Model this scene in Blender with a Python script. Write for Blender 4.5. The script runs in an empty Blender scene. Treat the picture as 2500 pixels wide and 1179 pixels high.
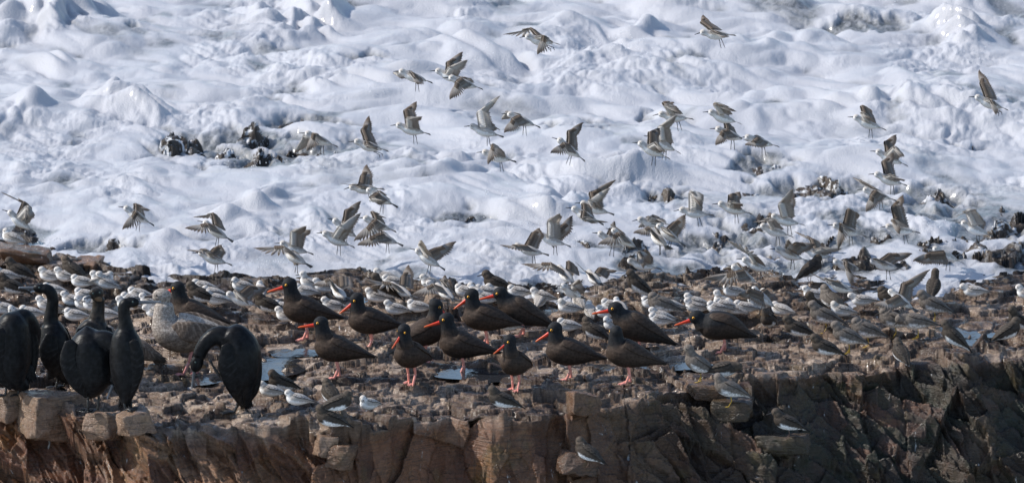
import bpy, math, random
import numpy as np
from mathutils import Vector, Matrix

# ------------------------------------------------------------------ scene, camera, light
SC = bpy.context.scene
COL = SC.collection
rad = math.radians

# the camera looks down on the ledge from a headland about 46 m off, through a long lens
DEP = rad(12.0)                      # downward angle of the view axis
AIM = Vector((0.0, 4.70, 0.0))       # ground point in the middle of the view
DIST = 46.0
FOC = 18470.0                        # focal length in photo pixels (photo is 2500 wide)
CAM = AIM + Vector((0, -math.cos(DEP), math.sin(DEP))) * DIST
cd = bpy.data.cameras.new('camera')
cam = bpy.data.objects.new('camera', cd)
COL.objects.link(cam)
cam.location = CAM
cam.rotation_euler = (math.pi / 2 - DEP, 0, 0)
cd.sensor_width = 36.0
cd.lens = FOC / 2500.0 * 36.0
cd.clip_start = 1.0
cd.clip_end = 400.0
cd.dof.use_dof = True
cd.dof.focus_distance = 43.2
cd.dof.aperture_fstop = 5.6
SC.camera = cam

SUN_DIR = Vector((-0.75, 0.09, 0.62)).normalized()      # towards the sun: high, behind the ledge, to the side
elev = math.asin(SUN_DIR.z)
w = bpy.data.worlds.new('World')
SC.world = w
w.use_nodes = True
wn = w.node_tree
bg = wn.nodes['Background']
sky = wn.nodes.new('ShaderNodeTexSky')
sky.sky_type = 'NISHITA'
sky.sun_disc = False
sky.sun_elevation = elev
sky.sun_rotation = math.atan2(SUN_DIR.x, SUN_DIR.y)
sky.air_density = 1.0
sky.dust_density = 0.8
sky.ozone_density = 1.6
wn.links.new(sky.outputs[0], bg.inputs[0])
bg.inputs[1].default_value = 0.15
sl = bpy.data.lights.new('sun', 'SUN')
sl.energy = 3.6
sl.angle = rad(0.53)
sl.color = (1.0, 0.95, 0.88)
so = bpy.data.objects.new('sun', sl)
COL.objects.link(so)
so.location = SUN_DIR * 60
so.rotation_euler = (-SUN_DIR).to_track_quat('-Z', 'Y').to_euler()
SC.view_settings.view_transform = 'Standard'
SC.view_settings.look = 'None'
SC.view_settings.exposure = 0.40
SC.view_settings.gamma = 1.0
SC.cycles.max_bounces = 5
SC.cycles.diffuse_bounces = 3
SC.cycles.glossy_bounces = 2
SC.cycles.transmission_bounces = 2
SC.cycles.caustics_reflective = False
SC.cycles.caustics_refractive = False
SC.cycles.use_denoising = True

CS, SN = math.cos(DEP), math.sin(DEP)

def project(x, y, z):
    """world -> photo pixel (2500 x 1179), and depth along the view axis"""
    dx, dy, dz = x - CAM.x, y - CAM.y, z - CAM.z
    dep = dy * CS - dz * SN
    up = dy * SN + dz * CS
    return 1250 + FOC * dx / dep, 589.5 - FOC * up / dep, dep

def at_y(px, py, y):
    """the point of a sight line at world depth y"""
    u, v = (px - 1250) / FOC, (589.5 - py) / FOC
    d = np.array((u, CS + v * SN, -SN + v * CS))
    t = (y - CAM.y) / d[1]
    return np.array(CAM) + d * t

def at_z(px, py, z=0.0):
    u, v = (px - 1250) / FOC, (589.5 - py) / FOC
    d = np.array((u, CS + v * SN, -SN + v * CS))
    t = (z - CAM.z) / d[2]
    return np.array(CAM) + d * t

# ------------------------------------------------------------------ noise
def _hash(ix, iy, seed):
    h = (ix.astype(np.int64) * 374761393 + iy.astype(np.int64) * 668265263 + seed * 974634533) & 0xffffffff
    h = ((h ^ (h >> 13)) * 1274126177) & 0xffffffff
    h = ((h ^ (h >> 16)) * 2246822519) & 0xffffffff
    return ((h ^ (h >> 15)) & 0xffffff) / float(0xffffff)

def perlin(x, y, seed=0):
    ix, iy = np.floor(x), np.floor(y)
    fx, fy = x - ix, y - iy
    u = fx * fx * fx * (fx * (fx * 6 - 15) + 10)
    v = fy * fy * fy * (fy * (fy * 6 - 15) + 10)
    def g(a, b):
        t = _hash(ix + a, iy + b, seed) * (2 * math.pi)
        return np.cos(t) * (fx - a) + np.sin(t) * (fy - b)
    n0 = g(0, 0) * (1 - u) + g(1, 0) * u
    n1 = g(0, 1) * (1 - u) + g(1, 1) * u
    return (n0 * (1 - v) + n1 * v) * 1.45

def fbm(x, y, seed=0, octs=4, gain=0.5):
    s, a = 0.0, 1.0
    for k in range(octs):
        s = s + a * perlin(x, y, seed + k * 17)
        x, y, a = x * 2.03 + 5.1, y * 2.03 - 3.7, a * gain
    return s

def cells(x, y, seed=0):
    """nearest jittered cell: vector to its centre, two random numbers, distance gap to the second nearest"""
    ix, iy = np.floor(x), np.floor(y)
    d1 = np.full(x.shape, 9.0); d2 = np.full(x.shape, 9.0)
    vx = np.zeros(x.shape); vy = np.zeros(x.shape)
    cx = np.zeros(x.shape); cy = np.zeros(x.shape)
    for a in (-1, 0, 1):
        for b in (-1, 0, 1):
            px = ix + a + _hash(ix + a, iy + b, seed)
            py = iy + b + _hash(ix + a, iy + b, seed + 1)
            dx, dy = x - px, y - py
            d = dx * dx + dy * dy
            near = d < d1
            d2 = np.where(near, d1, np.minimum(d2, d))
            d1 = np.where(near, d, d1)
            vx = np.where(near, dx, vx); vy = np.where(near, dy, vy)
            cx = np.where(near, ix + a, cx); cy = np.where(near, iy + b, cy)
    return vx, vy, _hash(cx, cy, seed + 2), _hash(cx, cy, seed + 3), _hash(cx, cy, seed + 4), np.sqrt(d2) - np.sqrt(d1)

def plates(x, y, seed, off, tilt, bias=0.0, tone=False):
    """broken facets: every cell its own height and slope"""
    vx, vy, r1, r2, r3, e = cells(x, y, seed)
    return (r1 - 0.5) * 2 * off + vx * (r2 - 0.5) * 2 * tilt + vy * ((r3 - 0.5) * 2 * tilt + bias), (r2 if tone else e)

def sstep(a, b, x):
    t = np.clip((x - a) / (b - a), 0, 1)
    return t * t * (3 - 2 * t)

# ------------------------------------------------------------------ mesh and material helpers
def mesh_from(name, V, F, mat, cols=None, attrs=None, smooth=True):
    """V (n,3), F list of index arrays (quads and tris)"""
    me = bpy.data.meshes.new(name)
    V = np.asarray(V, dtype=np.float32)
    if isinstance(F, np.ndarray):
        k = F.shape[1]
        me.vertices.add(len(V)); me.vertices.foreach_set('co', V.ravel())
        me.loops.add(F.size); me.loops.foreach_set('vertex_index', F.ravel().astype(np.int32))
        me.polygons.add(len(F))
        me.polygons.foreach_set('loop_start', np.arange(0, F.size, k, dtype=np.int32))
        me.polygons.foreach_set('loop_total', np.full(len(F), k, dtype=np.int32))
        me.update(calc_edges=True)
        me.validate()
    else:
        me.from_pydata([tuple(map(float, v)) for v in V], [], [tuple(int(i) for i in f) for f in F])
        me.update()
    if cols is not None:
        a = me.color_attributes.new('col', 'FLOAT_COLOR', 'POINT')
        c = np.ones((len(V), 4), dtype=np.float32); c[:, :3] = cols
        a.data.foreach_set('color', c.ravel())
    if attrs:
        for k, arr in attrs.items():
            a = me.attributes.new(k, 'FLOAT', 'POINT')
            a.data.foreach_set('value', np.asarray(arr, dtype=np.float32).ravel())
    if smooth:
        me.polygons.foreach_set('use_smooth', np.ones(len(me.polygons), dtype=bool))
    if mat:
        me.materials.append(mat)
    return me

def put(name, me, parent=None, **props):
    o = bpy.data.objects.new(name, me)
    COL.objects.link(o)
    if parent is not None:
        o.parent = parent
    for k, v in props.items():
        o[k] = v
    return o

def grid_faces(nr, nc):
    i = np.arange(nr - 1)[:, None] * nc + np.arange(nc - 1)[None, :]
    return np.stack([i, i + 1, i + nc + 1, i + nc], -1).reshape(-1, 4)

class Nodes:
    """a small shorthand for building node materials"""
    def __init__(self, name):
        self.m = bpy.data.materials.new(name)
        self.m.use_nodes = True
        self.t = self.m.node_tree
        self.b = self.t.nodes['Principled BSDF']
    def n(self, kind, **kw):
        nd = self.t.nodes.new('ShaderNode' + kind)
        for k, v in kw.items():
            setattr(nd, k, v)
        return nd
    def put(self, sock, v):
        if hasattr(v, 'is_output') or hasattr(v, 'links'):
            self.t.links.new(v, sock)
        else:
            sock.default_value = v
    def noise(self, vec, scale, detail=4, rough=0.55, dist=0.0):
        nd = self.n('TexNoise')
        if vec is not None: self.t.links.new(vec, nd.inputs['Vector'])
        nd.inputs['Scale'].default_value = scale
        nd.inputs['Detail'].default_value = detail
        nd.inputs['Roughness'].default_value = rough
        nd.inputs['Distortion'].default_value = dist
        return nd.outputs['Fac']
    def vor(self, vec, scale, feature='F1', out='Distance'):
        nd = self.n('TexVoronoi', feature=feature)
        if vec is not None: self.t.links.new(vec, nd.inputs['Vector'])
        nd.inputs['Scale'].default_value = scale
        return nd.outputs[out]
    def obj(self, scale=None):
        tc = self.n('TexCoord').outputs['Object']
        if scale is None: return tc
        mp = self.n('Mapping'); mp.inputs['Scale'].default_value = scale
        self.t.links.new(tc, mp.inputs['Vector'])
        return mp.outputs[0]
    def ramp(self, fac, stops):
        nd = self.n('ValToRGB')
        self.t.links.new(fac, nd.inputs[0])
        cr = nd.color_ramp
        while len(cr.elements) < len(stops): cr.elements.new(0.5)
        for e, (p, c) in zip(cr.elements, stops):
            e.position = p
            e.color = (*c, 1) if not isinstance(c, (int, float)) else (c, c, c, 1)
        return nd.outputs[0]
    def mix(self, fac, a, b, mode='MIX'):
        nd = self.n('Mix', data_type='RGBA', blend_type=mode)
        self.put(nd.inputs[0], fac)
        for s, v in ((nd.inputs[6], a), (nd.inputs[7], b)):
            self.put(s, (*v, 1) if isinstance(v, tuple) and len(v) == 3 else v)
        return nd.outputs[2]
    def math(self, op, a, b=0.0, clamp=False):
        nd = self.n('Math', operation=op, use_clamp=clamp)
        self.put(nd.inputs[0], a); self.put(nd.inputs[1], b)
        return nd.outputs[0]
    def attr(self, name, out='Fac'):
        return self.n('Attribute', attribute_name=name).outputs[out]
    def bump(self, h, strength, dist):
        nd = self.n('Bump')
        nd.inputs['Strength'].default_value = strength
        nd.inputs['Distance'].default_value = dist
        self.t.links.new(h, nd.inputs['Height'])
        self.t.links.new(nd.outputs[0], self.b.inputs['Normal'])
    def set(self, **kw):
        for k, v in kw.items():
            self.put(self.b.inputs[k.replace('_', ' ')], (*v, 1) if isinstance(v, tuple) and len(v) == 3 else v)
        return self.m
# ------------------------------------------------------------------ the rock ledge, its cliff face and the sea bed behind it
def curve_px(pts, z=0.0):
    """a line drawn over the ground: list of photo points -> y as a function of x"""
    w3 = np.array([at_z(px, py, z) for px, py in pts])
    return lambda x: np.interp(x, w3[:, 0], w3[:, 1])

EDGE = curve_px([(-900, 950), (-200, 960), (60, 975), (200, 1000), (340, 1040), (560, 1046), (700, 1040), (880, 1034),
                 (1090, 1000), (1200, 1004), (1400, 980), (1600, 955), (1750, 930), (1900, 905), (2020, 886), (2200, 868),
                 (2500, 862), (2800, 852), (3400, 850)])
SHORE = curve_px([(-900, 560), (-100, 585), (100, 600), (180, 640), (300, 672), (450, 680), (620, 690), (760, 672), (860, 660), (960, 680),
                  (1060, 705), (1250, 712), (1420, 700), (1560, 680), (1750, 655), (1850, 668), (1950, 672), (2100, 672),
                  (2260, 690), (2400, 678), (2500, 668), (2800, 670), (3400, 650)])
SLOPE_X = [-9, -2.9, -2.0, -1.3, -0.85, -0.3, 0.1, 0.7, 1.4, 2.2, 9]
SLOPE_A = [56, 56, 56, 60, 72, 80, 68, 54, 46, 48, 50]

# hollows that hold water: photo x, y, half width, half height
POOLS = [(655, 884, 75, 20), (1185, 900, 95, 13), (725, 848, 60, 8), (575, 708, 55, 14), (120, 690, 55, 14), (75, 590, 45, 12), (860, 730, 60, 14),
         (2345, 826, 50, 10), (2330, 800, 90, 12), (1440, 888, 80, 9), (465, 916, 55, 9), (540, 745, 90, 10), (1350, 755, 70, 9),
         (1770, 800, 80, 8), (390, 920, 40, 6), (1650, 760, 80, 8), (240, 740, 110, 12), (790, 935, 90, 8),
         (1650, 880, 80, 8), (990, 735, 80, 9), (1700, 742, 50, 6)]
POOLS_W = [(at_z(a, b)[0], at_z(a, b)[1], c / 430, d / (430 * SN)) for a, b, c, d in POOLS]
POOL_Z = -0.031

def height_top(x, y):
    xw = x + 0.022 * fbm(x * 4, y * 4, 3, 3) + 0.10 * y
    yw = y + 0.045 * fbm(x * 4, y * 3, 7, 3) - 0.12 * x
    # thin shingled plates, each with its broken edge towards the land
    p1, e1 = plates(xw / 0.46, yw / 0.66, 11, 0.014, 0.016, -0.020)
    p2, e2 = plates(xw / 0.25, yw / 0.30, 21, 0.008, 0.013, -0.024)
    p3, e3 = plates(xw / 0.115, yw / 0.14, 31, 0.0042, 0.007, -0.012)
    p4, e4 = plates(xw / 0.048, yw / 0.06, 37, 0.0017, 0.003, -0.004)
    g = fbm(xw * 1.5, yw * 1.1, 45, 4) * 0.050
    st = 0.018
    g = st * (np.floor(g / st) + sstep(0.86, 1.0, g / st - np.floor(g / st)))
    h = 0.014 * fbm(x * 0.9, y * 0.7, 41, 3) + g + p1 + p2 + p3 + p4
    h = h - 0.006 * (1 - sstep(0.0, 0.06, e1)) - 0.004 * (1 - sstep(0, 0.08, e2))
    xp = x + 0.06 * fbm(x * 5, y * 4, 57, 3); yp = y + 0.12 * fbm(x * 5, y * 4, 59, 3)
    for cx, cy, rx, ry in POOLS_W:
        r = ((xp - cx) / rx) ** 2 + ((yp - cy) / ry) ** 2
        k = np.exp(-np.minimum(r, 30) ** 1.5 * 0.9)
        h = h * (1 - 0.55 * k) - 0.054 * k
    return h
def tone_top(x, y):
    xw = x + 0.022 * fbm(x * 4, y * 4, 3, 3) + 0.10 * y
    yw = y + 0.045 * fbm(x * 4, y * 3, 7, 3) - 0.12 * x
    return 0.55 * plates(xw / 0.25, yw / 0.30, 21, 1, 1, 0, True)[1] + 0.45 * plates(xw / 0.115, yw / 0.14, 31, 1, 1, 0, True)[1]

def face_coords(x, d):
    xw = x + 0.018 * fbm(x * 5, d * 5, 63, 3) + d * np.interp(x, [-3, -1.2, -0.7, 0.3, 0.9, 3], [-0.55, -0.45, 0, 0.0, -0.2, -0.2])
    dw = d + 0.022 * fbm(x * 4, d * 4, 67, 3)
    # inclined strata on the open side of the point
    def turned(a, k):
        ca, sa = math.cos(rad(a)), math.sin(rad(a))
        return (x * ca + d * sa) + 0.03 * fbm(x * 3, d * 3, 64 + k, 3), (d * ca - x * sa) + 0.025 * fbm(x * 3, d * 3, 65 + k, 3)
    return (xw, dw) + turned(38, 0) + turned(56, 5)
def height_face(x, d):
    xw, dw, us, vs, ul, vl = face_coords(x, d)
    q1, e1 = plates(xw / 0.30, dw / 0.55, 71, 0.075, 0.10)
    q2, e2 = plates(xw / 0.10, dw / 0.34, 81, 0.016, 0.040)
    q3, e3 = plates(xw / 0.05, dw / 0.11, 91, 0.004, 0.012)
    l1, k1 = plates(ul / 0.48, vl / 0.22, 73, 0.080, 0.08, 0.07)
    l2, k2 = plates(ul / 0.21, vl / 0.085, 83, 0.020, 0.04, 0.035)
    l3, k3 = plates(ul / 0.08, vl / 0.038, 93, 0.006, 0.014, 0.010)
    lef = sstep(-0.75, -1.25, x + 0.15 * fbm(x * 2, d * 2, 94, 2))
    s1, f1 = plates(us / 0.40, vs / 0.15, 72, 0.065, 0.05, -0.06)
    s2, f2 = plates(us / 0.17, vs / 0.062, 82, 0.020, 0.03, -0.030)
    s3, f3 = plates(us / 0.07, vs / 0.030, 92, 0.007, 0.010, -0.012)
    calm = np.exp(-(((x + 0.45) / 0.42) ** 2)) * 0.55
    led = sstep(0.25, 0.9, x + 0.12 * fbm(x * 2, d * 2, 97, 2))
    h = ((q1 + q2) * (1 - calm) + q3 * (1 - 0.4 * calm)) * (1 - led) * (1 - lef) + (l1 + l2 + l3 + 0.4 * q1) * lef + (s1 + s2 + s3 + 0.5 * q1) * led
    h = h + 0.006 * fbm(x * 14, d * 10, 96, 4)
    return h
def tone_face(x, d):
    xw, dw, us, vs, ul, vl = face_coords(x, d)
    lef = sstep(-0.75, -1.25, x + 0.15 * fbm(x * 2, d * 2, 94, 2))
    led = sstep(0.25, 0.9, x + 0.12 * fbm(x * 2, d * 2, 97, 2))
    t1 = 0.4 * plates(xw / 0.10, dw / 0.34, 81, 1, 1, 0, True)[1] + 0.6 * plates(xw / 0.30, dw / 0.55, 71, 1, 1, 0, True)[1]
    t3 = 0.5 * plates(ul / 0.21, vl / 0.085, 83, 1, 1, 0, True)[1] + 0.5 * plates(ul / 0.48, vl / 0.22, 73, 1, 1, 0, True)[1]
    t1 = t1 * (1 - lef) + t3 * lef
    t2 = 0.5 * plates(us / 0.17, vs / 0.062, 82, 1, 1, 0, True)[1] + 0.5 * plates(us / 0.40, vs / 0.15, 72, 1, 1, 0, True)[1]
    return t1 * (1 - led) + t2 * led

xs = np.concatenate([np.linspace(-9, -3.35, 110)[:-1], np.arange(-3.35, 3.35, 0.0056), np.linspace(3.35, 9, 110)])
NX = len(xs)
ds = np.concatenate([np.linspace(1.9, 0.82, 40)[:-1], np.arange(0.82, 0.0, -0.0062)])
t_top = np.concatenate([np.arange(0, 4.4, 0.0085), np.arange(4.4, 8.2, 0.014), np.linspace(8.2, 12.5, 90)])   # distance behind the edge
X = np.broadcast_to(xs, (len(ds) + len(t_top), NX))
slope = np.radians(np.interp(xs, SLOPE_X, SLOPE_A))
ye_s = EDGE(xs) + 0.17 * fbm(xs * 1.6, xs * 0 + 3.3, 5, 2)
ye = ye_s + 0.07 * fbm(xs * 5.0, xs * 0 + 7.3, 6, 3) + 0.11 * (cells(xs / 0.37, xs * 0 + 0.5, 8)[2] - 0.5)
ysh = SHORE(xs)
# top rows
Yt = ye[None, :] + t_top[:, None]
Xt = np.broadcast_to(xs, Yt.shape)
Ht = height_top(Xt, Yt)
def soften(A):
    A = A.copy(); A[1:-1] = 0.25 * A[:-2] + 0.5 * A[1:-1] + 0.25 * A[2:]
    A[:, 1:-1] = 0.25 * A[:, :-2] + 0.5 * A[:, 1:-1] + 0.25 * A[:, 2:]
    return A
Ht = Ht * 1.1
back = np.clip(Yt - ysh[None, :], 0, 20)
SURF_ROCK = [(450, 392, 70, 16, 0.34), (540, 408, 60, 14, 0.30), (640, 428, 90, 14, 0.34), (790, 412, 100, 20, 0.35), (700, 345, 80, 10, 0.32), (620, 376, 60, 10, 0.32), (860, 384, 60, 10, 0.32),
             (1870, 452, 60, 15, 0.40), (1620, 505, 60, 16, 0.32), (1830, 500, 55, 13, .22), (1960, 495, 90, 15, .25), (2040, 485, 60, 14, .22),
             (2260, 520, 75, 28, 0.29), (2200, 500, 60, 14, .2), (2270, 550, 90, 10, .2), (1760, 590, 80, 14, .24), (1860, 570, 70, 10, .2), (1690, 640, 70, 10, .2),
             (1640, 615, 50, 8, .2), (1740, 625, 50, 8, .2), (1560, 640, 60, 8, .18), (1880, 640, 90, 10, .18), (2370, 600, 60, 16, .26), (2460, 620, 70, 16, .26),
             (2420, 570, 50, 10, .2), (2330, 640, 70, 10, .16), (1480, 350, 60, 12, .16), (260, 600, 50, 10, .14), (1290, 690, 60, 8, .16), (1340, 690, 40, 6, .16),
             (2380, 400, 50, 8, .14), (1130, 560, 60, 8, .12), (2150, 590, 120, 8, .16), (2010, 600, 60, 8, .14), (880, 360, 40, 8, .14), (1980, 640, 60, 10, .2),
             (40, 570, 55, 16, .10), (1700, 660, 60, 8, 0.37), (1900, 620, 70, 10, 0.37), (2080, 640, 60, 9, 0.37), (2200, 640, 60, 8, 0.37), (2300, 600, 70, 12, 0.39), (2440, 640, 70, 12, 0.39), (1560, 610, 50, 8, 0.34), (1800, 560, 60, 10, 0.35), (1440, 610, 30, 6, .1), (2480, 560, 50, 10, .2)]
def bumps(x, y, items, p=1.0):
    s = np.zeros(x.shape)
    for px, py, rx, ry, a in items:
        c = at_z(px, py)
        u = (x - c[0]) / (rx / 430); v = (y - c[1]) / (ry / (430 * SN))
        r = np.minimum(u * u + v * v, 40)
        s = np.maximum(s, a * np.exp(-0.9 * r ** p))
    return s
def foam_mean(off):
    return -0.045 + 0.10 * sstep(-0.3, 1.6, off) + 0.02 * off.clip(0, 8)
Zt = Ht - 0.10 * sstep(0, 0.6, back) - 0.05 * back.clip(0, 3)
xk = Xt + 0.08 * fbm(Xt * 3, Yt * 2.5, 301, 3); yk = Yt + 0.26 * fbm(Xt * 3, Yt * 2.5, 307, 3)
rk = bumps(xk, yk, [(a, b, c * 1.55, d * 1.35, 1.0) for a, b, c, d, e in SURF_ROCK], 1.2)
ra = bumps(xk, yk, [(a, b, c * 1.55, d * 1.35, e) for a, b, c, d, e in SURF_ROCK], 1.2)
jag, je = plates(xk / 0.22, yk / 0.30, 311, 0.022, 0.02, -0.05)
Zt = Zt * (1 - rk) + rk * (foam_mean(Yt - ysh[None, :]) - 0.060 + 0.165 * ra + jag + 1.2 * Ht)
# the worn, broken lip
Zt = Zt - 0.07 * np.exp(-t_top[:, None] / 0.10) * sstep(0.0, 0.6, fbm(Xt * 3.0, Yt * 2.0 + 2.2, 321, 3))
# the higher slabs on the far end of the ledge
Zt = Zt + 0.05 * np.exp(-(((Xt + 2.75) / 0.30) ** 2 + ((Yt - at_z(80, 640)[1]) / 0.35) ** 2))
# face rows
Xf = np.broadcast_to(xs, (len(ds), NX))
D = np.broadcast_to(ds[:, None], Xf.shape)
Hf = height_face(Xf, D)
top0 = Zt[0]
wgt = sstep(0.0, 0.10, D)
yf0 = ye[None, :] * (1 - sstep(0.02, 0.16, D)) + ye_s[None, :] * sstep(0.02, 0.16, D)
Yf = yf0 - D / np.tan(slope)[None, :] - Hf * wgt * np.sin(slope)[None, :]
Zf = -D + Hf * wgt * np.cos(slope)[None, :] + top0[None, :] * (1 - sstep(0.0, 0.05, D))
RY = np.concatenate([Yf, Yt]); RZ = np.concatenate([Zf, Zt])
V = np.stack([X, RY, RZ], -1).reshape(-1, 3)
face_attr = np.concatenate([np.ones(Yf.shape) * wgt, np.zeros(Yt.shape)]).ravel()
wet_attr = np.concatenate([np.zeros(Yf.shape), sstep(-0.55, 0.35, Yt - ysh[None, :] + 0.25 * fbm(Xt * 2, Yt * 2, 331, 3))]).ravel()
surf_attr = np.concatenate([np.zeros(Yf.shape), rk * sstep(0.3, 1.0, back)]).ravel()
# algal growth and the shade on this side of the point, painted as one dark tone
algae_shade = sstep(-0.6, 1.7, xs + 0.25 * fbm(xs * 1.5, xs * 0, 9, 2))[None, :] * np.ones(RY.shape) * np.concatenate([wgt * 1.0, np.zeros(Yt.shape)])
algae_shade = algae_shade.ravel()

tone_attr = np.concatenate([tone_face(Xf, D), tone_top(Xt, Yt)]).ravel()
def rock_material():
    N = Nodes('wet_rock')
    c = N.obj()
    big = N.noise(c, 1.6, 4, 0.6, 0.4)
    mid = N.noise(c, 8, 6, 0.7, 0.3)
    fine = N.noise(c, 55, 5, 0.75)
    t = N.math('ADD', N.math('MULTIPLY', N.attr('tone'), 0.55), N.math('MULTIPLY', mid, 0.55), True)
    top = N.ramp(t, [(0.30, (0.040, 0.026, 0.018)), (0.44, (0.115, 0.076, 0.052)), (0.58, (0.225, 0.158, 0.112)), (0.76, (0.42, 0.325, 0.25))])
    facec = N.ramp(t, [(0.28, (0.075, 0.045, 0.030)), (0.42, (0.17, 0.102, 0.064)), (0.54, (0.28, 0.180, 0.108)), (0.64, (0.24, 0.190, 0.130)), (0.80, (0.44, 0.32, 0.21))])
    pink = N.ramp(big, [(0.42, 0.0), (0.62, 1.0)])
    facec = N.mix(N.math('MULTIPLY', pink, 0.5), facec, (0.20, 0.112, 0.088))
    och = N.ramp(N.noise(c, 3.1, 3, 0.6), [(0.60, 0.0), (0.70, 0.6)])
    facec = N.mix(och, facec, (0.33, 0.185, 0.065))
    facec = N.mix(1.0, facec, (0.88, 0.66, 0.55), 'MULTIPLY')
    alg_shade = N.ramp(t, [(0.26, (0.008, 0.009, 0.008)), (0.44, (0.018, 0.020, 0.017)), (0.56, (0.026, 0.037, 0.025)), (0.68, (0.050, 0.040, 0.035)), (0.80, (0.12, 0.060, 0.038))])  # algal greens, darkened further to paint in the shade of that side
    f = N.attr('face')
    col = N.mix(f, top, facec)
    af = N.math('MULTIPLY', N.attr('algae_shade'), N.ramp(N.noise(c, 3.2, 4, 0.7, 0.5), [(0.30, 0.65), (0.55, 1.0)]), True)
    col = N.mix(N.math('MULTIPLY', af, 0.97), col, alg_shade)
    yel = N.ramp(N.noise(c, 4.5, 3, 0.6), [(0.60, 0.0), (0.72, 0.5)])
    col = N.mix(yel, col, (0.13, 0.095, 0.035))
    col = N.mix(N.math('MULTIPLY', N.ramp(fine, [(0.40, 0.0), (0.70, 1.0)]), 0.55), col, (0.035, 0.024, 0.018))
    lam = N.ramp(N.noise(N.obj((1.5, 1.5, 30)), 4, 4, 0.65, 0.3), [(0.36, 0.55), (0.52, 0.0)])
    col = N.mix(lam, col, (0.045, 0.032, 0.025))
    crack = N.ramp(N.vor(N.obj((1, 0.7, 0.8)), 9, 'DISTANCE_TO_EDGE'), [(0.0, 0.6), (0.014, 0.0)])
    crack = N.math('MULTIPLY', crack, N.ramp(N.noise(c, 6, 3, 0.6), [(0.48, 0.0), (0.60, 1.0)]))
    col = N.mix(crack, col, (0.018, 0.014, 0.012))
    lime = N.ramp(N.noise(N.obj((9, 9, 2.2)), 1.7, 5, 0.7, 0.6), [(0.655, 0.0), (0.70, 1.0)])
    col = N.mix(N.math('MULTIPLY', lime, 0.7), col, (0.60, 0.60, 0.59))
    w = N.attr('wet')
    col = N.mix(N.math('MULTIPLY', w, 0.78), col, (0.024, 0.021, 0.018))
    spray = N.ramp(N.noise(N.obj((1, 0.6, 1)), 14, 5, 0.65, 0.8), [(0.52, 0.0), (0.60, 1.0)])
    col = N.mix(N.math('MULTIPLY', N.attr('surf'), spray), col, (0.72, 0.73, 0.75))
    rough = N.ramp(N.noise(c, 11, 4, 0.7), [(0.44, 0.06), (0.56, 0.24), (0.66, 0.55)])
    rough = N.math('ADD', rough, N.math('MULTIPLY', f, 0.16))
    strata = N.noise(N.obj((1.2, 1.2, 26)), 5, 4, 0.6, 0.25)
    N.bump(N.math('ADD', N.math('ADD', N.noise(N.obj((1, 1, 2.5)), 60, 6, 0.78), N.math('MULTIPLY', strata, 1.3)), N.math('MULTIPLY', crack, -0.8)), 0.8, 0.007)
    N.set(Base_Color=col, Roughness=rough, IOR=1.40)
    N.b.inputs['Specular IOR Level'].default_value = 0.42
    return N.m

ROCK = rock_material()
put('rock_ledge', mesh_from('rock_ledge', V, grid_faces(RY.shape[0], NX), ROCK, attrs={'face': face_attr, 'wet': wet_attr, 'algae_shade': algae_shade, 'surf': surf_attr, 'tone': tone_attr}, smooth=False), kind='structure')

# where every vertex of the ledge falls in the photo, to stand things on it
GPX, GPY, GD = project(V[:, 0], V[:, 1], V[:, 2])

# ------------------------------------------------------------------ the foaming surf
fy = np.concatenate([np.arange(2.2, 13.2, 0.0185), np.linspace(13.2, 60, 60)[1:]])
fx = np.concatenate([np.linspace(-14, -3.65, 60)[:-1], np.arange(-3.65, 3.65, 0.0075), np.linspace(3.65, 14, 60)])
FX, FY = np.meshgrid(fx, fy)
SH = SHORE(fx)[None, :] + 0.10 * fbm(fx * 2.5, fx * 0 + 1.7, 101, 3)[None, :]
off = FY - SH                                     # distance seaward of the water's edge
def billow(x, y, seed, octs=1):
    s, a = 0.0, 1.0
    for k in range(octs):
        s = s + a * np.sqrt(perlin(x, y, seed + 13 * k) ** 2 + 0.0035)
        x, y, a = x * 2.1 + 3, y * 2.1 + 1, a * 0.5
    return s
wx = FX + 0.13 * fbm(FX * 1.1, FY * 0.8, 111, 2)
wy = FY + 0.22 * fbm(FX * 1.1, FY * 0.8, 117, 2) + 0.25 * FX     # crests run obliquely
grow = sstep(0.0, 5.0, off)
MOUNDS = [(90, 105, 130, 40, .30), (30, 60, 60, 30, .12), (720, 120, 120, 34, .30), (800, 110, 70, 26, .12), (640, 110, 60, 26, .10), (275, 315, 75, 30, .22), (50, 345, 60, 26, .14),
          (1170, 205, 150, 22, .16), (2350, 150, 55, 30, .20), (1600, 150, 60, 26, .15), (1450, 125, 80, 18, .10), (640, 530, 60, 22, .16), (560, 560, 60, 18, .10),
          (1960, 100, 120, 18, .10), (2360, 70, 90, 18, .10), (1120, 470, 110, 26, .12), (1240, 560, 60, 22, .10), (1540, 470, 90, 26, .14), (400, 470, 90, 16, .08),
          (330, 545, 50, 18, .10), (450, 590, 60, 16, .07), (2290, 330, 90, 20, .10), (1350, 540, 50, 24, .10), (1700, 330, 110, 18, .10), (120, 480, 90, 18, .08),
          (900, 260, 120, 16, .10), (1480, 205, 70, 16, .09), (1890, 180, 110, 16, .10), (2050, 330, 110, 16, .08), (740, 560, 50, 14, .08), (60, 205, 100, 20, .10)]
B1 = billow(wx / 1.90, wy / 1.60, 131)
B2 = billow(wx / 0.70, wy / 0.62, 141)
B3 = billow(wx / 0.27, wy / 0.26, 151)
B4 = billow(wx / 0.100, wy / 0.110, 161)
B5 = billow(FX / 0.036, FY / 0.048, 171)
rough_m = sstep(-0.05, 0.45, fbm(FX * 0.9, FY * 0.7, 181, 3)) * 0.9 + 0.25
rough_m = rough_m * (1 - 0.30 * grow)
FZ = foam_mean(off)
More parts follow.
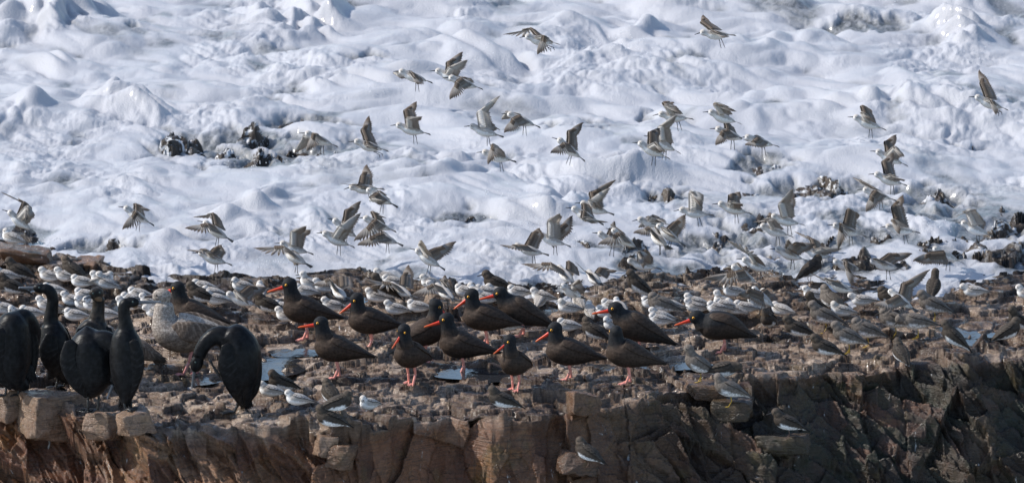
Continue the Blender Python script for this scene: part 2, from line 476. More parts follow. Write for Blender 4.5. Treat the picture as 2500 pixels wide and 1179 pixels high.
FZ = FZ + (0.05 + 0.13 * grow) * (B1 - 0.25) + (0.040 + 0.050 * grow) * (B2 - 0.25) + (0.040 + 0.016 * grow) * (B3 - 0.25) * (0.55 + 0.5 * rough_m)
FZ = FZ + 0.030 * (B4 - 0.25) * rough_m + 0.0095 * (B5 - 0.25) * rough_m
FZ = FZ + bumps(wx + 0.05 * fbm(FX * 3, FY * 2, 223, 2), FY + 0.16 * fbm(FX * 2.4, FY * 1.6, 221, 3), [(a, b, c * 1.35, d * 1.25, e) for a, b, c, d, e in MOUNDS], 1.5) * (0.30 + 0.6 * (B3 - 0.25) + 0.5 * (B2 - 0.25))
near_rock = bumps(FX, FY, [(a, b, c * 1.5, d * 1.6, 1.0) for a, b, c, d, e in SURF_ROCK])
FZ = FZ - 0.030 * near_rock * (1 + 0.8 * fbm(FX * 6, FY * 4, 191, 3))
FZ = np.where(off < 0, FZ + off * 0.05, FZ)
# thin places where the dark water shows
thin = sstep(0.35, 0.85, near_rock * 1.05 + 0.75 * fbm(FX * 2.2, FY * 1.4, 201, 4) - 1.6 * (B2 - 0.2) - 0.6 * (B3 - 0.2) + 0.02)
streak = sstep(0.30, 0.75, fbm(FX * 1.1 + 0.4 * FY, FY * 0.8, 231, 5) - 1.1 * (B2 - 0.22)) * (0.35 + 0.45 * sstep(3.5, 7.5, off))
thin = np.maximum(thin, streak)
THIN = [(610, 395, 260, 50, 1), (760, 350, 160, 30, .8), (1420, 365, 150, 26, .9), (1560, 330, 80, 14, .7), (1860, 452, 100, 24, 1), (1640, 505, 90, 22, .9), (2000, 490, 180, 28, .9), (2230, 520, 150, 44, 1), (1760, 590, 190, 34, .9),
        (2430, 590, 110, 44, 1), (1250, 28, 330, 34, .9), (2120, 130, 190, 30, .8), (2380, 30, 150, 26, .7), (250, 600, 120, 16, .8), (1150, 560, 130, 20, .5), (1330, 692, 130, 12, .8), (880, 215, 120, 14, .5), (330, 130, 90, 26, .6), (2380, 395, 110, 18, .7), (1130, 330, 80, 14, .5)]
tp = bumps(FX + 0.05 * fbm(FX * 5, FY * 4, 241, 3), FY + 0.15 * fbm(FX * 5, FY * 4, 243, 3), THIN, 1.3)
tp = sstep(0.24, 0.62, tp * (0.75 + 0.75 * fbm(FX * 4.5, FY * 3.0, 247, 4) - 1.0 * (B3 - 0.22)))
thin = np.maximum(thin, tp)
FZ = FZ - 0.035 * tp
thin = np.maximum(thin, 0.9 * sstep(0.10, 0.02, B3) * sstep(0.2, 0.8, near_rock))
def foam_material():
    N = Nodes('sea_foam')
    c = N.obj()
    t = N.attr('thin')
    pock = N.ramp(N.noise(N.obj((1, 0.7, 1)), 30, 5, 0.7, 0.6), [(0.40, 0.0), (0.60, 1.0)])
    tt = N.math('MULTIPLY', t, N.math('ADD', 0.55, N.math('MULTIPLY', pock, 0.45)), True)
    water = N.ramp(N.noise(c, 3, 3), [(0.3, (0.050, 0.055, 0.055)), (0.7, (0.15, 0.16, 0.16))])
    white = N.ramp(N.noise(c, 2.2, 4, 0.6), [(0.3, (0.400, 0.403, 0.430)), (0.7, (0.470, 0.473, 0.495))])
    col = N.mix(tt, white, water)
    rough = N.math('SUBTRACT', 0.62, N.math('MULTIPLY', tt, 0.34))
    bub = N.math('ADD', N.math('MULTIPLY', N.vor(c, 120, 'SMOOTH_F1'), 0.7), N.noise(c, 70, 4, 0.65))
    N.bump(bub, 0.55, 0.007)
    N.b.inputs['Coat Weight'].default_value = 0.22
    N.b.inputs['Coat Roughness'].default_value = 0.13
    return N.set(Base_Color=col, Roughness=rough, IOR=1.33)
FOAM = foam_material()
put('sea_water', mesh_from('sea_water', np.stack([FX, FY, FZ], -1).reshape(-1, 3), grid_faces(*FX.shape), FOAM, attrs={'thin': thin}), kind='structure')
WPX, WPY, WD = project(FX.ravel(), FY.ravel(), FZ.ravel())

# ------------------------------------------------------------------ tide pools and the wider sea
def pool_material():
    N = Nodes('pool_water')
    c = N.obj()
    N.bump(N.noise(N.obj((1, 0.5, 1)), 30, 4), 0.22, 0.01)
    col = N.ramp(N.noise(c, 5, 3), [(0.55, (0.022, 0.024, 0.028)), (0.75, (0.075, 0.055, 0.025))])
    return N.set(Base_Color=col, Roughness=0.05, IOR=1.5)
POOLM = pool_material()
rng = random.Random(5)
for cx, cy, rx, ry in POOLS_W:
    k = 40
    vs = [(cx, cy, POOL_Z)]
    for i in range(k):
        a = 2 * math.pi * i / k
        r = 1.25 * (1 + 0.08 * math.sin(3 * a + cx * 9) + 0.06 * math.sin(5 * a + cy * 7))
        vs.append((cx + rx * r * math.cos(a), cy + ry * r * math.sin(a), POOL_Z))
    put('tide_pool', mesh_from('tide_pool', vs, [(0, 1 + i, 1 + (i + 1) % k) for i in range(k)], POOLM), kind='structure')
def sea_material():
    N = Nodes('open_sea')
    c = N.obj((1, 0.5, 1))
    col = N.ramp(N.noise(c, 0.5, 6, 0.65), [(0.40, (0.04, 0.075, 0.085)), (0.55, (0.6, 0.63, 0.65))])
    N.bump(N.noise(c, 0.8, 5), 0.5, 0.2)
    return N.set(Base_Color=col, Roughness=0.3, IOR=1.33)
put('open_sea', mesh_from('open_sea', [(-300, -40, -1.7), (300, -40, -1.7), (300, 300, -1.7), (-300, 300, -1.7)], [(0, 1, 2, 3)], sea_material()), kind='structure')
# ------------------------------------------------------------------ bird building
U = 1.0 / 430.0                      # birds are measured in photo pixels at the ledge; 430 of them make a metre

def plumage(name, rough=0.75, mott=0.25, scale=90.0, sheen=0.0, scal=0.0, scc=0.35):
    N = Nodes(name)
    base = N.n('Attribute', attribute_name='col').outputs['Color']
    c = N.obj((1, 1.6, 1.6))
    k = N.ramp(N.noise(c, scale, 4, 0.65), [(0.30, 1.0 - mott), (0.70, 1.0 + mott * 0.9)])
    col = N.mix(1.0, base, k, 'MULTIPLY')
    if scal:                                                       # pale edges of the small body feathers
        e = N.ramp(N.vor(N.obj((1, 1, 0.62)), scal, 'F1'), [(0.25, 1.0 - scc * 0.4), (0.60, 1.0 + scc)])
        col = N.mix(0.6, col, e, 'MULTIPLY')
    N.bump(N.noise(N.obj((0.5, 1.6, 1.6)), scale * 1.2, 3, 0.6), 0.55, 0.004)
    N.set(Base_Color=col, Roughness=rough)
    N.b.inputs['Specular IOR Level'].default_value = 0.12
    if sheen:
        N.b.inputs['Sheen Weight'].default_value = sheen
        N.b.inputs['Sheen Roughness'].default_value = 0.4
    return N.m
PL = plumage('soft_plumage', 0.8, 0.13, 120)
PD = plumage('dark_plumage', 0.66, 0.30, 70, 0.0, 75.0)
PC = plumage('black_plumage', 0.36, 0.45, 38, 0.0, 42.0, 0.6)
PG = plumage('mottled_plumage', 0.8, 0.35, 60, 0.0, 60.0)
def horn_material():
    N = Nodes('horn')
    base = N.n('Attribute', attribute_name='col').outputs['Color']
    N.bump(N.noise(N.obj(), 160, 3), 0.25, 0.001)
    N.set(Base_Color=base, Roughness=0.38)
    return N.m
HORN = horn_material()
def wing_feathers():
    m = PL.copy(); m.name = 'flight_feathers'                      # thin blades let some daylight through
    t = m.node_tree; b = t.nodes['Principled BSDF']; out = t.nodes['Material Output']
    tr = t.nodes.new('ShaderNodeBsdfTranslucent'); mx = t.nodes.new('ShaderNodeMixShader')
    mx.inputs[0].default_value = 0.55
    t.links.new(b.inputs['Base Color'].links[0].from_socket, tr.inputs[0])
    t.links.new(b.outputs[0], mx.inputs[1]); t.links.new(tr.outputs[0], mx.inputs[2]); t.links.new(mx.outputs[0], out.inputs[0])
    return m
PW = wing_feathers()

def crom(P, n):
    """smooth curve through the rows of P, sampled n times"""
    P = np.asarray(P, float)
    m = len(P)
    E = np.vstack([2 * P[0] - P[1], P, 2 * P[-1] - P[-2]])
    t = np.linspace(0, m - 1 - 1e-9, n)
    i = t.astype(int); f = (t - i)[:, None]
    a, b, c, d = E[i], E[i + 1], E[i + 2], E[i + 3]
    return 0.5 * (2 * b + (c - a) * f + (2 * a - 5 * b + 4 * c - d) * f ** 2 + (3 * b - a - 3 * c + d) * f ** 3)

def frames(C):
    T = np.gradient(C, axis=0)
    T /= np.linalg.norm(T, axis=1)[:, None] + 1e-9
    side = np.array((0, 1.0, 0))
    S = side[None, :] - T * T[:, 1:2]
    bad = np.linalg.norm(S, axis=1) < 0.15
    S[bad] = (0, 0, 1)
    S /= np.linalg.norm(S, axis=1)[:, None]
    return T, S, np.cross(T, S)

def loft(rows, n=24, k=18, side=None):
    """a closed tapering body along a curve; rows (x, y, z, half width, half height)"""
    R = crom(rows, n)
    C, rw, rv = R[:, :3], np.maximum(R[:, 3], 0.05), np.maximum(R[:, 4], 0.05)
    T, S, Q = frames(C)
    a = np.linspace(0, 2 * math.pi, k, endpoint=False)
    ring = C[:, None] + S[:, None] * (np.cos(a)[None, :, None] * rw[:, None, None]) + Q[:, None] * (np.sin(a)[None, :, None] * rv[:, None, None])
    V = ring.reshape(-1, 3)
    F = []
    for i in range(n - 1):
        for j in range(k):
            j2 = (j + 1) % k
            F.append((i * k + j, i * k + j2, (i + 1) * k + j2, (i + 1) * k + j))
    V = np.vstack([V, C[0] - T[0] * rv[0] * 0.6, C[-1] + T[-1] * rv[-1] * 0.6])
    e0, e1 = len(V) - 2, len(V) - 1
    for j in range(k):
        j2 = (j + 1) % k
        F.append((e0, j2, j)); F.append((e1, (n - 1) * k + j, (n - 1) * k + j2))
    return V, F

def ell(c, r, yaw=0.0, pitch=0.0, n=14, k=18):
    """ellipsoid with its long axis along the heading of the head"""
    V, F = [], []
    for i in range(n + 1):
        p = math.pi * i / n
        for j in range(k):
            a = 2 * math.pi * j / k
            V.append((r[0] * math.cos(p), r[1] * math.sin(p) * math.cos(a), r[2] * math.sin(p) * math.sin(a)))
    for i in range(n):
        for j in range(k):
            j2 = (j + 1) % k
            F.append((i * k + j, i * k + j2, (i + 1) * k + j2, (i + 1) * k + j))
    M = np.array(Matrix.Rotation(yaw, 3, 'Z') @ Matrix.Rotation(-pitch, 3, 'Y'))
    return np.asarray(V) @ M.T + np.asarray(c, float), F

def join(parts):
    V, F, o = [], [], 0
    for v, f in parts:
        V.append(v); F += [tuple(i + o for i in q) for q in f]; o += len(v)
    return np.vstack(V), F

def fuse(name, parts, voxel, smooth=6):
    """overlapping volumes grown together into one continuous skin; returns vertices and faces"""
    V, F = join(parts)
    me = mesh_from('fuse_tmp', V * U, F, None)
    o = bpy.data.objects.new('fuse_tmp', me); COL.objects.link(o)
    m = o.modifiers.new('r', 'REMESH'); m.mode = 'VOXEL'; m.voxel_size = voxel * U
    s = o.modifiers.new('s', 'SMOOTH'); s.factor = 0.5; s.iterations = smooth
    dg = bpy.context.evaluated_depsgraph_get()
    ev = o.evaluated_get(dg).to_mesh()
    nv = len(ev.vertices); co = np.empty(nv * 3, np.float32); ev.vertices.foreach_get('co', co)
    fs = np.empty(len(ev.loops), np.int32); ev.loops.foreach_get('vertex_index', fs)
    o.evaluated_get(dg).to_mesh_clear()
    bpy.data.objects.remove(o); bpy.data.meshes.remove(me)
    return co.reshape(-1, 3).astype(float) / U, fs.reshape(-1, 4)

def lerp(a, b, t):
    t = np.asarray(t)[..., None]
    return np.asarray(a) * (1 - t) + np.asarray(b) * t

def vnoise(V, f, seed):
    return fbm(V[:, 0] * f + V[:, 1] * f * 0.7, V[:, 2] * f + V[:, 1] * f * 0.4, seed, 3)

def tube(path, radii, k=8):
    rows = [(*p, r, r) for p, r in zip(path, radii)]
    return loft(rows, max(6, 3 * len(rows)), k)

def folded_wing(trunk, side, s0=0.86, tip=None, lo=1.75, off=1.4, n=46, k=15, rows=9, th0=0.30):
    """the closed wing lying along one flank: a thin feathered shell that follows the trunk"""
    R = crom(trunk, 120)
    s = np.linspace(s0, 0.0, n)
    idx = np.clip((s * 119), 0, 118.999); i = idx.astype(int); f = (idx - i)[:, None]
    Q = R[i] * (1 - f) + R[i + 1] * f
    C, rw, rv = Q[:, :3], Q[:, 3], Q[:, 4]
    T, S, N_ = frames(C)
    if N_[n // 2, 2] < 0: N_ = -N_
    u = np.linspace(0, 1, n)
    low = th0 + (lo - th0) * np.clip(np.sin(np.clip(u * 1.7 + 0.10, 0, math.pi) * 0.92), 0.05, 1) ** 0.6 * (1 - 0.45 * u)
    low = low + 0.06 * np.abs((u * rows * 2) % 1.0 - 0.5)
    t = np.linspace(0, 1, k)
    th = th0 * (1 - 0.5 * u)[:, None] + (low - th0)[:, None] * t[None, :]
    bul = off * (-0.35 + 1.5 * np.sin(np.pi * np.clip(t * 0.60, 0, 1))[None, :] ** 0.7 * np.sin(np.pi * np.clip(u * 0.92 + 0.03, 0, 1))[:, None] ** 0.5)
    lay = 0.45 * ((u[:, None] * rows + t[None, :] * 2.0) % 1.0)
    out = 1.0 * (bul + lay * off * 0.35 * sstep(0.0, 0.25, t)[None, :])
    dirv = S[:, None] * (np.sin(th) * side)[..., None] + N_[:, None] * np.cos(th)[..., None]
    P = C[:, None] + S[:, None] * (np.sin(th) * side * (rw[:, None] + out))[..., None] + N_[:, None] * (np.cos(th) * (rv[:, None] + out))[..., None]
    if tip is not None:
        e = np.clip((u - 0.72) / 0.28, 0, 1) ** 1.3
        tp = np.array((tip[0], tip[1] * side, tip[2]))
        P = P * (1 - e[:, None, None]) + (tp + (P - P.mean(1, keepdims=True)) * 0.35) * e[:, None, None]
    I = P - dirv * (out + 0.9)[..., None] * 0.8
    V = np.vstack([P.reshape(-1, 3), I.reshape(-1, 3)])
    g = grid_faces(n, k)
    o = n * k
    rim = []
    for a in range(n - 1):
        rim.append((a * k, (a + 1) * k, o + (a + 1) * k, o + a * k))
        rim.append(((a + 1) * k + k - 1, a * k + k - 1, o + a * k + k - 1, o + (a + 1) * k + k - 1))
    for b in range(k - 1):
        rim.append((b + 1, b, o + b, o + b + 1))
        rim.append(((n - 1) * k + b, (n - 1) * k + b + 1, o + (n - 1) * k + b + 1, o + (n - 1) * k + b))
    F = np.vstack([g, g[:, ::-1] + o, np.array(rim)])
    uu = np.repeat(u, k); tt = np.tile(t, n)
    return V, F, np.concatenate([uu, uu]), np.concatenate([tt, tt])

def leg_mesh(hip, knee, foot, r, toes, toe_len, col, web=False, back_toe=True):
    """one leg: feathered thigh end, shank, and a foot of three long toes (joined by a web in web-footed birds)"""
    parts = [tube([hip, knee], [r * 1.35, r * 0.95]), tube([knee, foot], [r * 1.05, r])]
    ends = []
    for a in (-0.55, 0.0, 0.55):
        L = toe_len * (1.0 if a == 0 else 0.86)
        e = (foot[0] + L * math.cos(a + toes), foot[1] + L * math.sin(a + toes), 0.4 * r)
        ends.append(e)
        mid = ((foot[0] + e[0]) / 2, (foot[1] + e[1]) / 2, r * 1.0)
        parts.append(tube([foot, mid, e], [r * 0.85, r * 0.75, r * 0.40]))
    if back_toe:
        e = (foot[0] - toe_len * 0.35 * math.cos(toes), foot[1] - toe_len * 0.35 * math.sin(toes), 0.5 * r)
        parts.append(tube([foot, e], [r * 0.7, r * 0.35]))
    if web:
        t0 = np.array(foot) + np.array((0, 0, 0.2 * r))
        for p, q in ((ends[0], ends[1]), (ends[1], ends[2])):
            p, q = np.array(p), np.array(q)
            m = (p + q) / 2 * 0.86 + t0 * 0.14
            top = [t0, p, m, q]
            bot = [v - np.array((0, 0, 0.8 * r)) for v in top]
            parts.append((np.array(top + bot), [(0, 1, 2, 3), (7, 6, 5, 4), (0, 4, 5, 1), (1, 5, 6, 2), (2, 6, 7, 3), (3, 7, 4, 0)]))
    V, F = join(parts)
    c = np.tile(np.array(col), (len(V), 1))
    c = c * (0.9 + 0.2 * _hash(np.floor(V[:, 0] * 0.7), np.floor(V[:, 2] * 0.5), 3))[:, None]
    return mesh_from('leg', V * U, F, HORN, c)

def eye_mesh(r, iris, pupil=0.55):
    V, F = ell((0, 0, 0), (r, r, r), n=10, k=12)
    ax = V[:, 1] / r
    c = lerp(iris, (0.006, 0.006, 0.006), (ax > math.cos(pupil) * 1.0).astype(float) if pupil > 0 else np.zeros(len(V)))
    return mesh_from('eye', V * U, F, HORN, c)

def bill_mesh(base, tip, r0, h0, col, tipcol, hook=0.0, droop=0.0):
    b, t = np.array(base, float), np.array(tip, float)
    rows = []
    for s, kw in ((0, 1.0), (0.3, 0.78), (0.62, 0.60), (0.88, 0.46), (1.0, 0.22)):
        p = b * (1 - s) + t * s
        p[2] -= droop * s * s
        rows.append((*p, r0 * kw, h0 * kw))
    parts = [loft(rows, 18, 10)]
    if hook:
        parts.append(loft([(*(b * 0.1 + t * 0.9), r0 * 0.42, h0 * 0.45), (*t, r0 * 0.4, h0 * 0.45), (*(t + (t - b) / np.linalg.norm(t - b) * hook * 0.35 - np.array((0, 0, hook))), r0 * 0.15, h0 * 0.15)], 10, 8))
    V, F = join(parts)
    s = np.clip(((V - b) @ (t - b)) / ((t - b) @ (t - b)), 0, 1)
    return mesh_from('bill', V * U, F, HORN, lerp(col, tipcol, s ** 2))

class Bird:
    """an empty at the feet that parents body, bill, eyes, wings and legs"""
    def __init__(self, name):
        self.r = bpy.data.objects.new(name, None)
        self.r.empty_display_size = 0.03
        COL.objects.link(self.r)
    def part(self, name, me, loc=None, rot=None, scale=None):
        o = put(name, me, self.r)
        if loc is not None: o.location = tuple(np.array(loc) * U)
        if rot is not None: o.rotation_euler = rot
        if scale is not None: o.scale = scale
        return o

def copy_bird(root):
    r = root.copy(); COL.objects.link(r)
    for ch in list(root.children):
        c = ch.copy(); COL.objects.link(c); c.parent = r
        for g in ch.children:
            d = g.copy(); COL.objects.link(d); d.parent = c
    return r

def ground(px, py):
    """the visible surface under a photo point"""
    best = None
    for gx, gy, gd, src in ((GPX, GPY, GD, 0), (WPX, WPY, WD, 1)):
        i = np.flatnonzero((np.abs(gx - px) < 5) & (np.abs(gy - py) < 5))
        if len(i):
            j = i[np.argmin(((gx[i] - px) ** 2 + (gy[i] - py) ** 2) * 0.02 + gd[i] * 3)]
            p = V[j] if src == 0 else np.array((FX.ravel()[j], FY.ravel()[j], FZ.ravel()[j]))
            if best is None or gd[j] < best[1]:
                best = (p, gd[j])
    if best is None:
        return at_z(px, py, 0.0)
    return best[0]

def stand(root, px, py, heading, sink=-0.002, scale=1.0):
    g = ground(px, py)
    root.location = (g[0], g[1], g[2] - sink)
    root.rotation_euler = (0, 0, rad(heading))
    root.scale = (scale,) * 3

# ------------------------------------------------------------------ small waders standing: sanderling, turnstone, surfbird
SP = dict(
    sanderling=dict(k=1.0, leg=1.5, back=(0.43, 0.39, 0.35), dark=(0.24, 0.21, 0.19), belly=(0.88, 0.875, 0.86), head=(0.54, 0.50, 0.455), face=(0.80, 0.785, 0.765), legc=(0.018, 0.018, 0.018), bill=(0.015, 0.015, 0.016),
                    bl=11.5, edge=(0.035, 0.03, 0.028), fringe=(0.62, 0.60, 0.57), bline=-2.0, mat=0, eye=1.35),
    turnstone=dict(k=1.25, leg=6.0, back=(0.050, 0.040, 0.032), dark=(0.020, 0.017, 0.015), belly=(0.76, 0.76, 0.76), head=(0.070, 0.055, 0.043), face=(0.085, 0.067, 0.052), legc=(0.13, 0.075, 0.055), bill=(0.02, 0.018, 0.017),
                   bl=11.0, edge=(0.012, 0.011, 0.010), fringe=(0.115, 0.098, 0.08), bline=-4.0, mat=1, eye=1.2),
    surfbird=dict(k=1.36, leg=9.0, back=(0.135, 0.115, 0.098), dark=(0.085, 0.072, 0.062), belly=(0.72, 0.71, 0.70), head=(0.145, 0.122, 0.104), face=(0.165, 0.14, 0.12), legc=(0.50, 0.32, 0.03), bill=(0.05, 0.04, 0.03),
                  bl=9.0, edge=(0.055, 0.047, 0.04), fringe=(0.165, 0.142, 0.122), bline=-3.0, mat=1, eye=1.15))

# head centre (x, z), head turn in degrees, head pitch, trunk tilt (deg, nose up positive), neck thickness
POSES = dict(rest=(24.5, 41.5, 0, -8, 0, 1.0), turned=(23, 41.5, 55, -5, 0, 1.0), other=(23, 41.5, -55, -5, 0, 1.0), low=(21.5, 36.5, 15, -10, -3, 1.12), tall=(21, 49, 0, -4, 9, 0.86),
             back=(20, 42, 150, -8, 4, 1.05), walk=(31, 37, 0, -14, -7, 0.9), peck=(33, 26, 0, -45, -12, 0.9), prop=(20, 47.5, 25, -5, 16, 0.95))
_protos = {}
def wader(kind, pose):
    key = (kind, pose)
    if key in _protos: return _protos[key]
    s = SP[kind]
    hx, hz, hyaw, hpit, tilt, nk = POSES[pose]
    hy = 0.0
    tl = rad(tilt + (4 if kind == 'sanderling' else 15))
    if kind != 'sanderling': hz += 4.5; hx -= 1.5
    def T(x, z):
        x0, z0 = 0.0, 22.0
        return (x0 + (x - x0) * math.cos(tl) - (z - z0) * math.sin(tl), z0 + (x - x0) * math.sin(tl) + (z - z0) * math.cos(tl))
    rows = [(-37, 20.0, 2.6, 1.3), (-24, 23.2, 7.0, 5.4), (-9, 24.6, 12.4, 12.0), (6, 25.2, 14.6, 14.8), (18, 26.8, 12.8, 13.0), (26.5, 29.5, 7.0, 8.0)]
    rows = [(*(lambda p: (p[0], 0.0, p[1]))(T(x, z)), a, b) for x, z, a, b in rows]
    yaw = rad(hyaw)
    nb = T(17, 31)
    parts = [loft(rows, 40, 22),
             loft([(nb[0] - 4, 0, nb[1] - 3, 11 * nk, 11), ((nb[0] + hx) / 2, 0, (nb[1] + hz) / 2, 9.6 * nk, 9.8 * nk), (hx - 1.0, 0, hz - 1, 8.2, 8.6)], 12, 18),
             ell((hx, 0, hz), (9.3, 8.0, 8.6), yaw, rad(hpit))]
    Vb, Fb = fuse('body', parts, 0.95, 5)
    hd = np.array((math.cos(yaw) * math.cos(rad(hpit)), math.sin(yaw) * math.cos(rad(hpit)), math.sin(rad(hpit))))
    rel = Vb - np.array((hx, 0, hz))
    along = rel @ hd; upc = rel[:, 2]; dist = np.linalg.norm(rel, axis=1)
    inhead = sstep(13.0, 8.5, dist)
    xt = Vb[:, 0]
    line = 24.5 + s['bline'] + 0.10 * (xt + 5) + np.clip(xt - 14, 0, 30) * (0.0 if kind == 'sanderling' else -0.3) + math.tan(tl) * xt * 0.8
    nz = vnoise(Vb, 0.16, 7)
    up = sstep(-2.2, 2.2, Vb[:, 2] - line + 1.8 * nz)
    if kind == 'sanderling':                                       # pale breast reaches up the front
        up = up * sstep(26, 16, xt + 0.25 * (30 - Vb[:, 2]) + 2 * nz) + 0.0
    else:                                                          # dark breast reaches down to the belly
        up = np.maximum(up, sstep(11, 18, xt) * sstep(17, 22, Vb[:, 2] - 0.0))
    c = lerp(s['belly'], s['back'], up)
    mot = sstep(0.0, 0.7, vnoise(Vb, 0.33, 17))
    c = lerp(c, s['dark'], mot * 0.40 * up)
    if kind == 'surfbird':
        c = lerp(c, s['back'], 0.65 * sstep(0.15, 0.5, vnoise(Vb * np.array((0.5, 1, 1)), 0.5, 23)) * (1 - up) * sstep(-4, 8, Vb[:, 2] - 12))
    crown = sstep(-0.5, 3.5, upc + 0.25 * -along + 0.6 * nz)
    hc = lerp(s['face'], s['head'], np.maximum(crown * 0.95, sstep(0, -6, along)))
    cheek = np.exp(-((along - 1.5) / 4.0) ** 2 - ((upc - 0.6) / 2.0) ** 2)
    hc = lerp(hc, np.array(s['dark']), cheek * (0.55 if kind == 'sanderling' else 0.3))
    c = lerp(c, hc, inhead)
    k = s['k']
    mat = PL if s['mat'] == 0 else PD
    lift = s['leg']
    def L(v): return np.asarray(v) * k + np.array((0, 0, lift))
    b = Bird(kind)
    b.part('body', mesh_from('body', L(Vb) * U, Fb, mat, c))
    Mh = np.array(Matrix.Rotation(yaw, 3, 'Z') @ Matrix.Rotation(-rad(hpit), 3, 'Y'))
    def H(v): return L(np.array(v) @ Mh.T + np.array((hx, 0, hz)))
    b.part('bill', bill_mesh(H((8.0, 0, -0.8)), H((8.5 + s['bl'], 0, -2.6)), 1.35 * k, 1.6 * k, s['bill'], s['bill']))
    for sd in (1, -1):
        e = b.part('eye', eye_mesh(s['eye'] * k, (0.008, 0.007, 0.006), 0), H((3.6, 6.7 * sd, 1.5)))
        tp = T(-44, 19.5)
        Vw, Fw, u, t = folded_wing(rows, sd, tip=(tp[0], 2.4, tp[1]), lo=1.72 if kind == 'sanderling' else 1.5, off=1.5)
        scal = ((u * 9 + t * 1.5) % 1.0)
        row = (t * 6 + (np.floor(u * 9 + t * 1.5) % 2) * 0.5) % 1.0
        fr = sstep(0.62, 0.95, scal) * (0.35 + 0.65 * (np.abs(row - 0.5) > 0.14))
        cw = lerp(s['back'], s['dark'], sstep(0.1, 0.6, vnoise(Vw, 0.25, 31) + 0.4 * t))
        cw = lerp(cw, s['fringe'], fr * 0.75)
        cw = lerp(cw, s['edge'], np.maximum(sstep(0.84, 0.97, t) * 0.9, sstep(0.74, 0.92, u)) * 0.95)
        if kind == 'sanderling':
            cw = lerp(cw, s['edge'], sstep(0.16, 0.04, u) * sstep(0.25, 0.6, t) * 0.85)
        b.part('wing', mesh_from('wing', L(Vw) * U, Fw, mat, cw))
        sp = 4.2 * sd + (0.5 if sd > 0 else 0)
        fo = 3.0 if sd > 0 else -2.5
        b.part('leg', leg_mesh((-1.0, sp * k, 13 * k + lift), (-3.5, sp * k, 5.6 * k + lift * 0.8), (fo * k, sp * k, 0.9), 0.62 * k ** 0.8, 0.0, 6.4 * k, s['legc'], back_toe=kind != 'sanderling'))
    b.hx, b.hz = hx * k, (hz + 8.6) * k + lift
    b.used = False
    _protos[key] = b
    return b

def place_wader(kind, pose, px, py, heading, label, group, feet=False, scale=1.0):
    """px, py: top of the head in the photo, or the feet"""
    b = wader(kind, pose)
    root = b.r if not b.used else copy_bird(b.r)
    b.used = True
    if not feet:
        h = rad(heading)
        s = 430.0
        dx, dy = b.hx * math.cos(h) * U * scale, b.hx * math.sin(h) * U * scale
        px, py = px - dx * s, py + (b.hz * U * scale * CS + dy * SN) * s
    stand(root, px, py, heading, scale=scale)
    root['label'] = label; root['category'] = {'sanderling': 'sandpiper', 'turnstone': 'turnstone', 'surfbird': 'shorebird'}[kind]
    root['group'] = group
    return root
# ------------------------------------------------------------------ loose blocks lying on the ledge and wedged in the cliff
import bmesh
BOULDERS = {}
def boulder(px, py, w, h, seed, label, dep=None, al=0.0, flat=0.45, sink=0.25, turn=0.0, fwd=0.0):
    """an angular block whose foot is at photo point px, py; w and h in photo pixels"""
    r = random.Random(seed)
    bm = bmesh.new()
    for sx in (-1, 1):
        for sy in (-1, 1):
            for sz in (-1, 1):
                j = [0.58 + 0.42 * r.random() for _ in range(3)]
                bm.verts.new((sx * j[0] * w / 2, sy * j[1] * (dep or w) / 2, sz * j[2] * h / 2))
    for k in range(5):
        v = Vector((r.gauss(0, 1), r.gauss(0, 1), r.gauss(0, 0.6))).normalized()
        m = max(abs(v.x), abs(v.y), abs(v.z))
        bm.verts.new((v.x / m * w / 2 * 0.98, v.y / m * (dep or w) / 2 * 0.98, v.z / m * h / 2 * 0.85))
    bmesh.ops.rotate(bm, verts=bm.verts, cent=(0, 0, 0), matrix=Matrix.Rotation(r.uniform(-0.22, 0.22), 3, 'Y') @ Matrix.Rotation(r.uniform(-0.2, 0.2), 3, 'X'))
    bmesh.ops.convex_hull(bm, input=bm.verts)
    for v in [v for v in bm.verts if not v.link_faces]: bm.verts.remove(v)
    top = max(v.co.z for v in bm.verts)
    for v in bm.verts: v.co.z = min(v.co.z, top * (1 - flat * 0.25))
    bmesh.ops.bevel(bm, geom=bm.edges[:], offset=min(w, h) * 0.02, segments=1, affect='EDGES', profile=0.6)
    bmesh.ops.triangulate(bm, faces=bm.faces)
    for _ in range(3):
        long = [e for e in bm.edges if e.calc_length() > 5.0]
        if not long: break
        bmesh.ops.subdivide_edges(bm, edges=long, cuts=1)
        bmesh.ops.triangulate(bm, faces=bm.faces)
    co = np.array([v.co for v in bm.verts])
    nr = np.array([v.normal for v in bm.verts])
    d = 2.2 * plates(co[:, 0] / 22 + co[:, 1] / 31, co[:, 2] / 17 + co[:, 1] / 40, seed, 0.6, 1.0)[0] + 2.2 * fbm(co[:, 0] / 26, co[:, 2] / 22 + co[:, 1] / 30, seed + 4, 3) + 0.9 * fbm(co[:, 0] / 9 + 0.3 * co[:, 1], co[:, 2] / 8, seed, 3)
    co = (co + nr * d[:, None]) * U
    F = np.array([[v.index for v in f.verts] for f in bm.faces])
    bm.free()
    me = mesh_from('boulder', co, F, ROCK, attrs={'face': np.ones(len(co)) * (0.55 if al < 0.2 else 0.85), 'wet': np.zeros(len(co)), 'algae_shade': np.ones(len(co)) * al, 'surf': np.zeros(len(co)), 'tone': np.ones(len(co)) * (0.48 + 0.35 * r.random())}, smooth=False)
    g = ground(px, py)
    zt = co[:, 2].min()
    o = put('boulder', me, label=label, category='rock', group='loose blocks on the ledge')
    o.location = (g[0], g[1] - fwd, g[2] - zt - sink * h * U)
    o.rotation_euler = (0, 0, rad(turn))
    return o
